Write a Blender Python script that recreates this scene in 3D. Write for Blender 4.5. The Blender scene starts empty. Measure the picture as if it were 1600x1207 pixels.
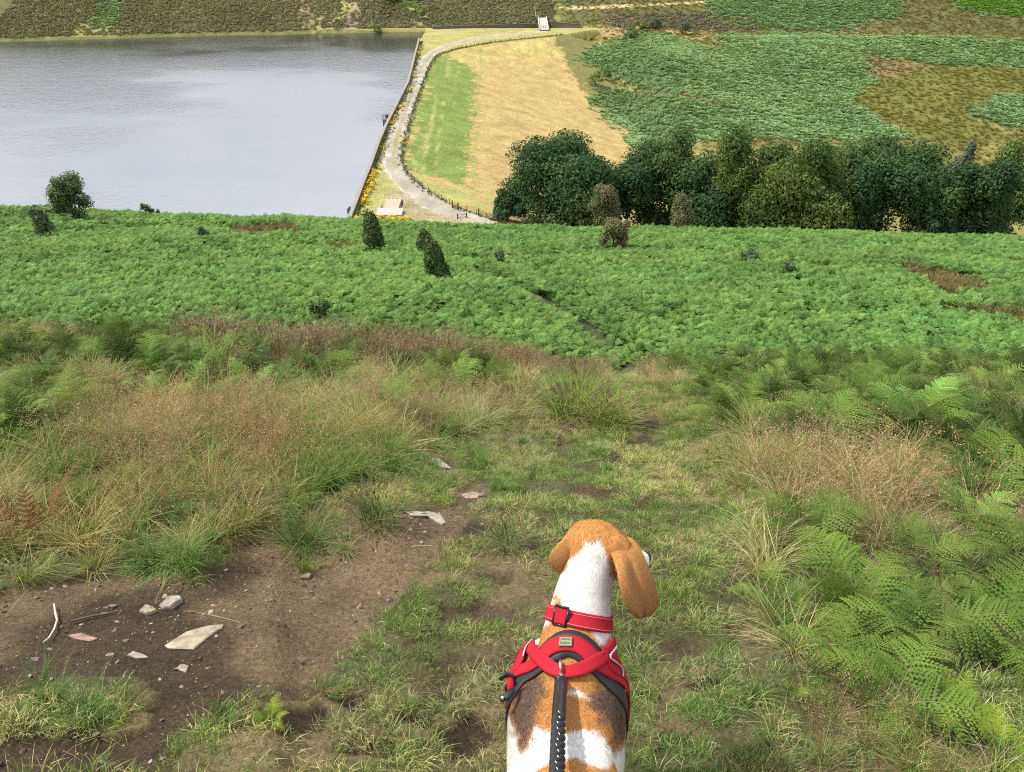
import bpy, math, random
import numpy as np
from mathutils import Vector, Matrix
from mathutils.bvhtree import BVHTree

random.seed(7)
RNG = np.random.default_rng(11)
scene = bpy.context.scene
COL = scene.collection

# ------------------------------------------------------------------ camera
CAM_H, PITCH, FPX, CX, CY = 1.45, math.radians(32.0), 1209.0, 800.0, 603.5
cam_data = bpy.data.cameras.new("camera")
cam = bpy.data.objects.new("camera", cam_data)
COL.objects.link(cam)
cam.location = (0, 0, CAM_H)
cam.rotation_euler = (math.pi / 2 - PITCH, 0, 0)
cam_data.sensor_width = 36.0
cam_data.lens = 36.0 * FPX / 1600.0
cam_data.clip_start = 0.05
cam_data.clip_end = 6000
scene.camera = cam

# ------------------------------------------------------------------ sky, sun, exposure
SUN_EL, SUN_AZ = math.radians(54), math.radians(-72)      # azimuth from +Y towards +X
world = bpy.data.worlds.new("World")
scene.world = world
world.use_nodes = True
wn, wl = world.node_tree.nodes, world.node_tree.links
wn.clear()
w_out = wn.new("ShaderNodeOutputWorld")
w_bg = wn.new("ShaderNodeBackground")
w_bg.inputs["Strength"].default_value = 0.085
w_sky = wn.new("ShaderNodeTexSky")
w_sky.sky_type = 'NISHITA'
w_sky.sun_disc = False
w_sky.sun_elevation = SUN_EL
w_sky.sun_rotation = SUN_AZ
w_sky.air_density = 1.0
w_sky.dust_density = 1.5
w_tc = wn.new("ShaderNodeTexCoord")
w_map = wn.new("ShaderNodeMapping")
w_map.inputs["Scale"].default_value = (1.0, 1.0, 3.2)
w_noise = wn.new("ShaderNodeTexNoise")
w_noise.inputs["Scale"].default_value = 1.7
w_noise.inputs["Detail"].default_value = 3
w_noise.inputs["Roughness"].default_value = 0.55
w_ramp = wn.new("ShaderNodeValToRGB")
w_ramp.color_ramp.elements[0].position = 0.36
w_ramp.color_ramp.elements[1].position = 0.50
w_n2 = wn.new("ShaderNodeTexNoise")
w_n2.inputs["Scale"].default_value = 4.0
w_n2.inputs["Detail"].default_value = 2
w_r2 = wn.new("ShaderNodeValToRGB")
w_r2.color_ramp.elements[0].position = 0.30
w_r2.color_ramp.elements[0].color = (8.0, 8.8, 9.9, 1)
w_r2.color_ramp.elements[1].position = 0.68
w_r2.color_ramp.elements[1].color = (13.4, 13.8, 14.6, 1)
w_mix = wn.new("ShaderNodeMixRGB")
wl.new(w_tc.outputs["Generated"], w_map.inputs["Vector"])
wl.new(w_map.outputs["Vector"], w_noise.inputs["Vector"])
wl.new(w_map.outputs["Vector"], w_n2.inputs["Vector"])
wl.new(w_noise.outputs["Fac"], w_ramp.inputs["Fac"])
wl.new(w_n2.outputs["Fac"], w_r2.inputs["Fac"])
wl.new(w_ramp.outputs["Color"], w_mix.inputs["Fac"])
wl.new(w_sky.outputs["Color"], w_mix.inputs["Color1"])
wl.new(w_r2.outputs["Color"], w_mix.inputs["Color2"])
wl.new(w_mix.outputs["Color"], w_bg.inputs["Color"])
wl.new(w_bg.outputs["Background"], w_out.inputs["Surface"])

sun_data = bpy.data.lights.new("sun", 'SUN')
sun_data.energy = 4.0
sun_data.angle = math.radians(3)
sun_data.color = (1.0, 0.95, 0.87)
sun = bpy.data.objects.new("sun", sun_data)
COL.objects.link(sun)
sun_dir = Vector((math.sin(SUN_AZ) * math.cos(SUN_EL), math.cos(SUN_AZ) * math.cos(SUN_EL), math.sin(SUN_EL)))
sun.rotation_euler = sun_dir.to_track_quat('Z', 'Y').to_euler()
sun.location = (0, 0, 40)

scene.view_settings.view_transform = 'Standard'
scene.view_settings.look = 'None'
scene.view_settings.exposure = 0.48
scene.view_settings.gamma = 1.0
scene.view_settings.use_curve_mapping = False
scene.render.engine = 'CYCLES'
scene.cycles.max_bounces = 6
scene.cycles.diffuse_bounces = 2
scene.cycles.glossy_bounces = 2
scene.cycles.transmission_bounces = 3
scene.cycles.use_denoising = False
scene.cycles.filter_width = 1.1
scene.cycles.use_adaptive_sampling = True
scene.cycles.adaptive_threshold = 0.02
scene.cycles.sample_clamp_indirect = 4.0

# ------------------------------------------------------------------ maths helpers
SP, CP = math.sin(PITCH), math.cos(PITCH)

def project(P):
    P = np.asarray(P, float)
    X, Y, dz = P[..., 0], P[..., 1], P[..., 2] - CAM_H
    ax = Y * CP - dz * SP
    ax = np.where(ax < 0.05, 0.05, ax)
    v = Y * SP + dz * CP
    return CX + FPX * X / ax, CY - FPX * v / ax

def ray(px, py):
    u, v = (px - CX) / FPX, (CY - py) / FPX
    return np.array([u, CP + v * SP, -SP + v * CP])

def along(px, py, D):
    return np.array([0, 0, CAM_H]) + ray(px, py) * D

def hsh(a, b, seed):
    n = (a * 374761393 + b * 668265263 + seed * 144269504) & 0xffffffff
    n = ((n ^ (n >> 13)) * 1274126177) & 0xffffffff
    return ((n ^ (n >> 16)) & 0xffff) / 65535.0

def vnoise(x, y, seed=0):
    x, y = np.asarray(x, float), np.asarray(y, float)
    xi, yi = np.floor(x).astype(np.int64), np.floor(y).astype(np.int64)
    fx, fy = x - xi, y - yi
    fx, fy = fx * fx * (3 - 2 * fx), fy * fy * (3 - 2 * fy)
    a, b = hsh(xi, yi, seed), hsh(xi + 1, yi, seed)
    c, d = hsh(xi, yi + 1, seed), hsh(xi + 1, yi + 1, seed)
    return (a * (1 - fx) + b * fx) * (1 - fy) + (c * (1 - fx) + d * fx) * fy

def fbm(x, y, octv=4, seed=0, gain=0.5):
    s, amp, tot, f = 0, 1.0, 0, 1.0
    for k in range(octv):
        s = s + amp * vnoise(x * f + 17.3 * k, y * f - 9.1 * k, seed + k)
        tot += amp; amp *= gain; f *= 2.03
    return s / tot

def sstep(a, b, x):
    t = np.clip((x - a) / (b - a), 0, 1)
    return t * t * (3 - 2 * t)

def inpoly(px, py, poly):
    px, py = np.asarray(px), np.asarray(py)
    r = np.zeros(px.shape, bool)
    n = len(poly)
    for i in range(n):
        x0, y0 = poly[i]; x1, y1 = poly[(i + 1) % n]
        if y0 == y1:
            continue
        c = ((y0 > py) != (y1 > py)) & (px < (x1 - x0) * (py - y0) / (y1 - y0) + x0)
        r ^= c
    return r

def polydist(x, y, pts):
    """distance to a polyline and the side (positive = right of the walking direction)"""
    best = np.full(np.shape(x), 1e9); side = np.zeros(np.shape(x))
    for (x0, y0), (x1, y1) in zip(pts[:-1], pts[1:]):
        dx, dy = x1 - x0, y1 - y0
        L2 = dx * dx + dy * dy
        t = np.clip(((x - x0) * dx + (y - y0) * dy) / L2, 0, 1)
        d = np.hypot(x - x0 - t * dx, y - y0 - t * dy)
        m = d < best
        best = np.where(m, d, best)
        side = np.where(m, np.sign((x - x0) * dy - (y - y0) * dx), side)
    return best, side

# ------------------------------------------------------------------ mesh helpers
def mesh_np(name, V, F, mat=None, col=None, smooth=False):
    V = np.asarray(V, np.float32); F = np.asarray(F, np.int32)
    me = bpy.data.meshes.new(name)
    me.vertices.add(len(V)); me.vertices.foreach_set("co", V.ravel())
    k = F.shape[1]
    me.loops.add(F.size); me.loops.foreach_set("vertex_index", F.ravel())
    me.polygons.add(len(F))
    me.polygons.foreach_set("loop_start", np.arange(0, F.size, k, dtype=np.int32))
    me.polygons.foreach_set("loop_total", np.full(len(F), k, np.int32))
    if smooth:
        me.polygons.foreach_set("use_smooth", np.ones(len(F), bool))
    me.update(calc_edges=True)
    if col is not None:
        c = np.ones((len(V), 4), np.float32); c[:, :3] = col
        at = me.color_attributes.new("Col", 'FLOAT_COLOR', 'POINT')
        at.data.foreach_set("color", c.ravel())
    if mat is not None:
        me.materials.append(mat)
    return me

def link(name, me, parent=None, loc=(0, 0, 0), rot=None, scl=None):
    o = bpy.data.objects.new(name, me)
    COL.objects.link(o)
    o.location = loc
    if rot is not None: o.rotation_euler = rot
    if scl is not None: o.scale = scl if hasattr(scl, '__len__') else (scl,) * 3
    if parent is not None: o.parent = parent
    return o

def tag(o, label=None, cat=None, group=None, kind=None):
    if label: o["label"] = label
    if cat: o["category"] = cat
    if group: o["group"] = group
    if kind: o["kind"] = kind
    return o

def empty(name, loc, label, cat, group=None, rz=0.0):
    o = link(name, None, None, loc, (0, 0, rz))
    o.empty_display_size = 0.1
    return tag(o, label, cat, group)

class MB:
    """collects quads and tris (tris stored as degenerate-free separate list)"""
    def __init__(s): s.v = []; s.f = []; s.c = []
    def add(s, V, F, c=(1, 1, 1)):
        b = len(s.v)
        s.v += [tuple(p) for p in V]
        s.f += [tuple(b + i for i in f) for f in F]
        s.c += [tuple(c)] * len(V)
    def box(s, c, size, rot=None, col=(1, 1, 1)):
        hx, hy, hz = size[0] / 2, size[1] / 2, size[2] / 2
        P = [Vector((x, y, z)) for z in (-hz, hz) for y in (-hy, hy) for x in (-hx, hx)]
        if rot is not None: P = [rot @ p for p in P]
        P = [p + Vector(c) for p in P]
        s.add(P, [(0, 2, 3, 1), (4, 5, 7, 6), (0, 1, 5, 4), (2, 6, 7, 3), (0, 4, 6, 2), (1, 3, 7, 5)], col)
    def tube(s, pts, rad, n=8, col=(1, 1, 1), cap=True, flat=1.0):
        pts = [Vector(p) for p in pts]
        rad = [float(q) for q in (rad if hasattr(rad, '__len__') else [rad] * len(pts))]
        rings = []; prev = None
        for i, p in enumerate(pts):
            t = (pts[min(i + 1, len(pts) - 1)] - pts[max(i - 1, 0)]).normalized()
            ref = prev if prev is not None else (Vector((0, 0, 1)) if abs(t.z) < .9 else Vector((1, 0, 0)))
            a = t.cross(ref)
            if a.length < 1e-5: a = t.cross(Vector((0, 1, 0)))
            a.normalize(); b = a.cross(t).normalized(); prev = b
            rings.append([p + rad[i] * (math.cos(q) * a + flat * math.sin(q) * b)
                          for q in [2 * math.pi * k / n for k in range(n)]])
        V = [p for r in rings for p in r]
        F = [(i * n + k, i * n + (k + 1) % n, (i + 1) * n + (k + 1) % n, (i + 1) * n + k)
             for i in range(len(pts) - 1) for k in range(n)]
        if cap:
            F.append(tuple(range(n - 1, -1, -1))); F.append(tuple(range((len(pts) - 1) * n, len(pts) * n)))
        s.add(V, F, col)
    def mesh(s, name, mat, smooth=False, col=False):
        me = bpy.data.meshes.new(name)
        me.from_pydata([tuple(v) for v in s.v], [], s.f)
        if smooth:
            me.polygons.foreach_set("use_smooth", np.ones(len(me.polygons), bool))
        if col:
            at = me.color_attributes.new("Col", 'FLOAT_COLOR', 'POINT')
            c = np.ones((len(s.v), 4), np.float32); c[:, :3] = np.array(s.c)
            at.data.foreach_set("color", c.ravel())
        if mat: me.materials.append(mat)
        return me
    def build(s, name, mat, parent=None, smooth=False, col=False, **k):
        return link(name, s.mesh(name, mat, smooth, col), parent, **k)

# ------------------------------------------------------------------ materials
def new_mat(name):
    m = bpy.data.materials.new(name); m.use_nodes = True
    nt = m.node_tree; nt.nodes.clear()
    return m, nt.nodes, nt.links

def N(nodes, t, **kw):
    n = nodes.new(t)
    for k, v in kw.items():
        if k in n.inputs.keys() if isinstance(k, str) else False:
            n.inputs[k].default_value = v
        else:
            setattr(n, k, v)
    return n

def mixrgb(nodes, links, blend, fac, a, b):
    n = nodes.new("ShaderNodeMixRGB"); n.blend_type = blend
    for sock, v in (("Fac", fac), ("Color1", a), ("Color2", b)):
        if hasattr(v, "is_linked") or isinstance(v, bpy.types.NodeSocket): links.new(v, n.inputs[sock])
        elif sock == "Fac": n.inputs[sock].default_value = v
        else: n.inputs[sock].default_value = (*v, 1)
    return n.outputs["Color"]

def noise_sock(nodes, links, scale, detail=4, rough=0.6, coord="Object", stretch=None):
    tc = nodes.new("ShaderNodeTexCoord")
    n = nodes.new("ShaderNodeTexNoise")
    n.inputs["Scale"].default_value = scale
    n.inputs["Detail"].default_value = detail
    n.inputs["Roughness"].default_value = rough
    src = tc.outputs[coord]
    if stretch:
        mp = nodes.new("ShaderNodeMapping"); mp.inputs["Scale"].default_value = stretch
        links.new(src, mp.inputs["Vector"]); src = mp.outputs["Vector"]
    links.new(src, n.inputs["Vector"])
    return n.outputs["Fac"]

def ramp(nodes, links, src, stops):
    r = nodes.new("ShaderNodeValToRGB")
    e = r.color_ramp.elements
    while len(e) < len(stops): e.new(0.5)
    for k, (p, c) in enumerate(stops):
        e[k].position = p
        e[k].color = (*c, 1) if hasattr(c, '__len__') else (c, c, c, 1)
    links.new(src, r.inputs["Fac"])
    return r.outputs["Color"]

def bump(nodes, links, src, strength, dist):
    b = nodes.new("ShaderNodeBump")
    b.inputs["Strength"].default_value = strength
    b.inputs["Distance"].default_value = dist
    links.new(src, b.inputs["Height"])
    return b.outputs["Normal"]

def foliage(name, tint=True, transl=0.3, rough=0.65, base=None, spec=0.08):
    m, n, l = new_mat(name)
    out = n.new("ShaderNodeOutputMaterial")
    if base is None:
        a = n.new("ShaderNodeAttribute"); a.attribute_name = "Col"
        c = a.outputs["Color"]
    else:
        rg = n.new("ShaderNodeRGB"); rg.outputs[0].default_value = (*base, 1); c = rg.outputs[0]
    if tint:
        t = n.new("ShaderNodeAttribute"); t.attribute_name = "tint"; t.attribute_type = 'INSTANCER'
        c = mixrgb(n, l, 'MULTIPLY', 1.0, c, t.outputs["Color"])
    p = n.new("ShaderNodeBsdfPrincipled")
    p.inputs["Roughness"].default_value = rough
    p.inputs["Specular IOR Level"].default_value = spec
    l.new(c, p.inputs["Base Color"])
    if transl > 0:
        tr = n.new("ShaderNodeBsdfTranslucent")
        c2 = mixrgb(n, l, 'MULTIPLY', 1.0, c, (1.15, 1.1, 0.6))
        l.new(c2, tr.inputs["Color"])
        mx = n.new("ShaderNodeMixShader"); mx.inputs["Fac"].default_value = transl
        l.new(p.outputs[0], mx.inputs[1]); l.new(tr.outputs[0], mx.inputs[2])
        l.new(mx.outputs[0], out.inputs["Surface"])
    else:
        l.new(p.outputs[0], out.inputs["Surface"])
    return m

def plain(name, col, rough=0.7, metal=0.0, var=0.25, scale=20.0, bumpd=0.0, spec=0.4, attr=False):
    m, n, l = new_mat(name)
    out = n.new("ShaderNodeOutputMaterial")
    p = n.new("ShaderNodeBsdfPrincipled")
    p.inputs["Roughness"].default_value = rough
    p.inputs["Metallic"].default_value = metal
    p.inputs["Specular IOR Level"].default_value = spec
    f = noise_sock(n, l, scale, 5, 0.65)
    v = ramp(n, l, f, [(0.25, 1 - var), (0.75, 1 + var)])
    if attr:
        a = n.new("ShaderNodeAttribute"); a.attribute_name = "Col"
        base = a.outputs["Color"]
    else:
        base = col
    l.new(mixrgb(n, l, 'MULTIPLY', 1.0, base, v), p.inputs["Base Color"])
    if bumpd > 0:
        l.new(bump(n, l, f, 1.0, bumpd), p.inputs["Normal"])
    l.new(p.outputs[0], out.inputs["Surface"])
    return m

# ------------------------------------------------------------------ scattering (for stuff only)
def scatter(name, pts, rot, scl, idx, tint, protos, label, cat):
    n = len(pts)
    me = bpy.data.meshes.new(name)
    me.vertices.add(n); me.vertices.foreach_set("co", np.asarray(pts, np.float32).ravel())
    def attr(nm, ty, key, data):
        a = me.attributes.new(nm, ty, 'POINT'); a.data.foreach_set(key, np.ascontiguousarray(data).ravel())
    attr("rot", 'FLOAT_VECTOR', "vector", np.asarray(rot, np.float32))
    s = np.asarray(scl, np.float32)
    if s.ndim == 1: s = np.repeat(s[:, None], 3, 1)
    attr("scl", 'FLOAT_VECTOR', "vector", s)
    attr("idx", 'INT', "value", np.asarray(idx, np.int32))
    c = np.ones((n, 4), np.float32); c[:, :3] = tint
    attr("tint", 'FLOAT_COLOR', "color", c)
    coll = bpy.data.collections.new(name + "_kinds")
    for k, pm in enumerate(protos):
        po = bpy.data.objects.new("%s_kind_%02d" % (name, k), pm)
        coll.objects.link(po)
    ng = bpy.data.node_groups.new(name + "_scatter", 'GeometryNodeTree')
    ng.interface.new_socket("Geometry", in_out='INPUT', socket_type='NodeSocketGeometry')
    ng.interface.new_socket("Geometry", in_out='OUTPUT', socket_type='NodeSocketGeometry')
    gn, gl = ng.nodes, ng.links
    gi, go = gn.new("NodeGroupInput"), gn.new("NodeGroupOutput")
    ip = gn.new("GeometryNodeInstanceOnPoints")
    ci = gn.new("GeometryNodeCollectionInfo")
    ci.inputs["Collection"].default_value = coll
    ci.inputs["Separate Children"].default_value = True
    ci.inputs["Reset Children"].default_value = True
    ip.inputs["Pick Instance"].default_value = True
    def na(nm, ty):
        q = gn.new("GeometryNodeInputNamedAttribute"); q.data_type = ty
        q.inputs["Name"].default_value = nm
        return next(o for o in q.outputs if o.enabled and o.name == "Attribute")
    gl.new(gi.outputs[0], ip.inputs["Points"])
    gl.new(ci.outputs[0], ip.inputs["Instance"])
    gl.new(na("idx", 'INT'), ip.inputs["Instance Index"])
    gl.new(na("rot", 'FLOAT_VECTOR'), ip.inputs["Rotation"])
    gl.new(na("scl", 'FLOAT_VECTOR'), ip.inputs["Scale"])
    gl.new(ip.outputs[0], go.inputs[0])
    o = link(name, me)
    md = o.modifiers.new("scatter", 'NODES'); md.node_group = ng
    return tag(o, label, cat, kind="stuff")

# ================================================================== TERRAIN
WATER_Z, CREST_Z = -61.0, -58.5
_PY = np.array([-8, -4, 0, 5, 8.6, 10, 12, 15, 20, 26, 40, 60, 80, 88, 93, 100, 130, 168, 225, 260, 3000.])
_PZ = np.array([2.9, 1.55, 0, -2.08, -3.60, -4.35, -5.75, -7.9, -10.75, -13.0, -17.2, -23.2, -29.0, -31.35, -33.2,
                -36.3, -48.5, -64.0, -86.0, -90.0, -90.0])
_dy = np.arange(-8, 300, 0.1)
_dz = np.interp(_dy, _PY, _PZ)
_k = np.hanning(41); _k /= _k.sum()
_dzs = np.convolve(np.pad(_dz, 20, mode='edge'), _k, 'valid')
_w = np.clip((_dy + 7) / 2, 0, 1)
_dzs = _dz * (1 - _w) + _dzs * _w

def near_z(Y):
    return np.interp(Y, _dy, _dzs)

def crest_xy(pts, dz=0.0):
    out = []
    for px, py in pts:
        r = ray(px, py); t = (CREST_Z + dz - CAM_H) / r[2]
        out.append((r[0] * t, r[1] * t))
    return out

WALL_PX = [(545, 352), (556, 324), (568, 292), (580, 262), (592, 228), (604, 200), (622, 164), (638, 132), (646, 100), (655, 64)]
FENCE_PX = [(800, 352), (760, 341), (722, 328), (690, 312), (660, 294), (634, 270), (626, 252), (631, 225), (641, 190),
            (651, 158), (662, 128), (672, 102), (684, 86), (715, 76), (770, 66), (866, 56), (880, 54)]
WALL = crest_xy(WALL_PX)
FENCE = crest_xy(FENCE_PX)
_wy = [p[1] for p in WALL]; _wx = [p[0] for p in WALL]

def dam_z(X, Y):
    d, s = polydist(X, Y, FENCE)
    face = CREST_Z - 0.27 * d
    top = CREST_Z - 0.006 * d
    z = np.where(s > 0, face, top)
    wx = np.interp(Y, _wy, _wx)
    z = np.where(X < wx - 0.3, CREST_Z - (wx - 0.3 - X) * 3.0, z)
    z = np.where(Y > 478, CREST_Z - (Y - 478) * 0.5, z)
    z = np.where(Y < 150, CREST_Z - (150 - Y) * 1.0, z)
    return z

_SX = [-900, -420, -271, -142, -100, -58, 30, 900]
_SY = [380, 425, 444, 468, 474, 479, 484, 484]

def far_z(X, Y):
    sh = np.interp(X, _SX, _SY) + 5 * (fbm(X / 22, Y * 0 + 3.3, 3, 5) - 0.5)
    d = Y - sh
    left = WATER_Z + np.where(d < 0, d * 0.35, d * 0.40) + 2.0 * (fbm(X / 26, Y / 30, 4, 9) - 0.5) * sstep(0, 12, d)
    # gullies running down the bank
    g = np.exp(-((X + 70) / 5.0) ** 2) * 2.0 + np.exp(-((X + 226) / 9.0) ** 2) * 1.4
    left = left - g * sstep(2, 20, d)
    left = np.where(left > -38, -38 + (left + 38) * 0.10, left)
    ry = np.array([200, 240, 290, 316, 380, 430, 442, 452, 462, 490, 535, 600, 3000.])
    rz = np.array([-89, -86, -81.5, -78.5, -69, -60.2, -59.0, -59.4, -58.2, -49, -37, -34, -20.])
    right = np.interp(Y, ry, rz)
    m = 3.2 * (fbm(X / 34, Y / 40, 3, 21) - 0.5) + 5.0 * (fbm(X / 80, Y / 90, 2, 33) - 0.5)
    mound = 4.0 * np.exp(-(((X - 75) / 26) ** 2 + ((Y - 396) / 26) ** 2)) + 2.2 * np.exp(-(((X - 78) / 24) ** 2 + ((Y - 345) / 14) ** 2))
    right = right + (m + mound) * sstep(240, 300, Y) * (1 - sstep(436, 450, Y))
    b = sstep(20, 75, X)
    return left * (1 - b) + right * b

def height(X, Y):
    X, Y = np.asarray(X, float), np.asarray(Y, float)
    near = near_z(Y)
    near = near + sstep(14, 40, Y) * (2.2 * (fbm(X / 30, Y / 30, 3, 2) - 0.5) + 0.7 * (fbm(X / 7, Y / 7, 2, 4) - 0.5))
    near = near - sstep(40, 88, Y) * (X * 0.024)          # the brow dips a little to the right
    # a trod running away through the bracken
    tx = 2.9 + (Y - 18) * 0.02 - 0.22 * np.clip(Y - 26, 0, 60) * 0.35
    near = near - 0.7 * np.exp(-((X - tx) / 0.9) ** 2) * sstep(14, 17, Y) * (1 - sstep(60, 80, Y))
    near = near + fg(X, Y) * (1 - sstep(11.5, 14, Y))
    floor = np.where(X < -30, -67.0, -88.0)
    base = np.maximum(near, floor)
    far = np.where(Y > 190, far_z(X, Y), -200)
    base = np.maximum(base, far)
    m = (Y > 145) & (Y < 500) & (X > -80) & (X < 160)
    dz = np.where(m, dam_z(X, Y), -200)
    return np.maximum(base, dz)

# ---- foreground zones, given as outlines of the real patches of ground
SOIL = [(-200, 930), (60, 918), (130, 905), (250, 890), (300, 915), (345, 872), (395, 842), (445, 838), (485, 885), (538, 862),
        (545, 812), (520, 790), (545, 782), (640, 802), (700, 778), (735, 748), (775, 748), (790, 772), (740, 800), (705, 850),
        (660, 895), (640, 932), (592, 960), (562, 1010), (532, 1068), (490, 1098), (400, 1102), (330, 1128), (300, 1170),
        (250, 1230), (-300, 1230)]
ISLES = [[(-150, 1090), (20, 1085), (110, 1064), (200, 1066), (248, 1090), (205, 1150), (170, 1164), (60, 1138), (-150, 1140)],
         [(425, 805), (500, 788), (532, 850), (505, 868), (440, 838)], [(300, 905), (345, 872), (372, 865), (330, 912)]]
PATCH = [(748, 966, 62, 24), (690, 1078, 38, 26), (725, 1150, 62, 30), (1040, 1010, 58, 17), (935, 776, 52, 13), (1003, 664, 32, 14),
         (990, 690, 34, 10), (735, 832, 48, 18), (860, 852, 44, 12), (715, 1048, 66, 16), (1035, 745, 22, 7), (690, 722, 26, 12),
         (610, 1165, 50, 16), (1000, 790, 24, 7), (880, 690, 18, 6), (460, 1130, 60, 22), (560, 1095, 40, 14), (780, 1040, 46, 12),
         (1015, 835, 26, 7), (1075, 905, 26, 8), (900, 815, 40, 9), (1120, 1060, 30, 10), (1140, 990, 24, 8), (830, 760, 30, 8), (960, 720, 26, 8), (800, 800, 36, 10), (640, 1010, 30, 12), (650, 1120, 44, 14), (760, 900, 40, 12),
         (690, 1000, 34, 10), (1060, 820, 22, 7), (1010, 1090, 34, 11), (1050, 1160, 40, 12), (540, 1180, 40, 12), (905, 735, 22, 7)]

def soil_mask(px, py):
    k = py / 1000.0
    nx = (fbm(px / (38 * k), py / (30 * k), 4, 61) - 0.5) * 70 * k
    ny = (fbm(px / (38 * k) + 40, py / (30 * k), 4, 71) - 0.5) * 50 * k
    x, y = px + nx, py + ny
    m = inpoly(x, y, SOIL)
    for p in ISLES: m &= ~inpoly(x, y, p)
    m = m.astype(float)
    for cx, cy, rx, ry in PATCH:
        m = np.maximum(m, sstep(1.15, 0.7, np.hypot((x - cx) / (rx * .95), (y - cy) / (ry * .95))) * 0.95)
    return m

def fg(X, Y):
    """small relief of the worn path and its banks"""
    Yc = np.clip(Y, 0.6, 14)
    z = near_z(Yc)
    px, py = project(np.stack([X, Yc, z], -1))
    r = 0.16 * (fbm(X / 1.5, Y / 1.5, 3, 41) - 0.5) + 0.06 * (fbm(X / 0.35, Y / 0.35, 3, 42) - 0.5)
    r = r + 0.034 * (fbm(X / 0.09, Y / 0.09, 4, 43, .6) - 0.5)
    lawn = sstep(560, 700, px) * (1 - sstep(1080, 1230, px))
    r = r + 0.14 * (1 - lawn) * sstep(2.0, 4.0, Yc) * (1 - 0.7 * sstep(5.5, 8, Yc))
    r = r + 0.22 * sstep(500, 50, px) * sstep(5.0, 8.0, Yc) * 1.5
    r = r - 0.20 * sstep(600, 900, px) * sstep(6.0, 8.6, Yc)
    dip = sstep(420, 470, px) * (1 - sstep(1000, 1120, px))
    return r - 0.05 * dip

def ground_at(px, py, lo=0.8, hi=700.0):
    """first point of the terrain on the sight line of a photograph pixel"""
    r = ray(px, py)
    O = np.array([0, 0, CAM_H])
    spans = [(lo, 20.0, 500), (20.0, hi, 900)]
    a = b = hi
    for lo_, hi_, n_ in spans:
        t = np.geomspace(lo_, hi_, n_)
        P = O + t[:, None] * r
        below = P[:, 2] < height(P[:, 0], P[:, 1])
        if below.any():
            i = int(np.argmax(below)); a, b = t[max(i - 1, 0)], t[i]
            break
    for _ in range(3):
        t = np.linspace(a, b, 24)
        P = O + t[:, None] * r
        below = P[:, 2] < height(P[:, 0], P[:, 1])
        i = int(np.argmax(below)) if below.any() else 23
        a, b = t[max(i - 1, 0)], t[i]
    q = O + b * r
    q[2] = float(height(q[0:1], q[1:2])[0])
    return q

def grid_faces(nr, nc):
    i = np.arange(nr - 1)[:, None] * nc + np.arange(nc - 1)[None, :]
    i = i.ravel()
    return np.stack([i, i + 1, i + nc + 1, i + nc], 1)

# ---- foreground sheet
def ground_material():
    m, n, l = new_mat("moor_ground")
    out = n.new("ShaderNodeOutputMaterial"); p = n.new("ShaderNodeBsdfPrincipled")
    a = n.new("ShaderNodeAttribute"); a.attribute_name = "Col"
    f1 = noise_sock(n, l, 3.0, 6, 0.65)
    f2 = noise_sock(n, l, 55.0, 6, 0.72)
    v1 = ramp(n, l, f1, [(0.3, 0.72), (0.7, 1.3)])
    v2 = ramp(n, l, f2, [(0.3, 0.5), (0.5, 0.95), (0.72, 1.7)])
    c = mixrgb(n, l, 'MULTIPLY', 1.0, a.outputs["Color"], v1)
    c = mixrgb(n, l, 'MULTIPLY', 1.0, c, v2)
    vo = n.new("ShaderNodeTexVoronoi"); vo.inputs["Scale"].default_value = 95
    tc = n.new("ShaderNodeTexCoord"); l.new(tc.outputs["Object"], vo.inputs["Vector"])
    peb = ramp(n, l, vo.outputs["Distance"], [(0.12, 1.0), (0.3, 0.0)])
    hue = n.new("ShaderNodeSeparateColor"); l.new(vo.outputs["Color"], hue.inputs[0])
    some = ramp(n, l, hue.outputs[0], [(0.80, 0.0), (0.84, 1.0)])
    pf = mixrgb(n, l, 'MULTIPLY', 1.0, peb, some)
    sm = n.new("ShaderNodeAttribute"); sm.attribute_name = "soil"
    pf = mixrgb(n, l, 'MULTIPLY', 1.0, pf, sm.outputs["Color"])
    c = mixrgb(n, l, 'MIX', pf, c, (0.33, 0.27, 0.21))
    l.new(c, p.inputs["Base Color"])
    p.inputs["Roughness"].default_value = 0.95
    p.inputs["Specular IOR Level"].default_value = 0.15
    h = mixrgb(n, l, 'ADD', 0.5, f2, pf)
    l.new(bump(n, l, h, 1.0, 0.03), p.inputs["Normal"])
    l.new(p.outputs[0], out.inputs["Surface"])
    return m

M_GROUND = ground_material()
ya = np.concatenate([np.arange(-6, 0.6, 0.15), np.geomspace(0.6, 14.0, 330)])
ta = np.sign(np.linspace(-1, 1, 421)) * np.abs(np.linspace(-1, 1, 421)) ** 1.15
YA, TA = np.meshgrid(ya, ta, indexing='ij')
XA = TA * (3.2 + 1.15 * np.clip(YA, 0, 20))
ZA = height(XA, YA)
pxa, pya = project(np.stack([XA, YA, ZA], -1))
SMK = soil_mask(pxa, pya)
ZA = ZA - 0.022 * SMK
SOIL_C = np.array([0.185, 0.130, 0.076]); DARK_C = np.array([0.082, 0.058, 0.036])
THATCH = np.array([0.105, 0.105, 0.042]); STRAWG = np.array([0.20, 0.155, 0.075])
tn = fbm(XA / 0.5, YA / 0.5, 4, 81)[..., None]
sn = fbm(XA / 0.7 + 5, YA / 0.7, 4, 82)[..., None]
tn = tn; grassc = THATCH * (1 - sstep(0.45, 0.65, tn)) + STRAWG * sstep(0.45, 0.65, tn)
soilc = DARK_C * (1 - sstep(0.36, 0.52, sn)) + SOIL_C * sstep(0.36, 0.52, sn)
small = (~inpoly(pxa, pya, SOIL)).astype(float)[..., None]
soilc = soilc * (1 - 0.45 * small)
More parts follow.
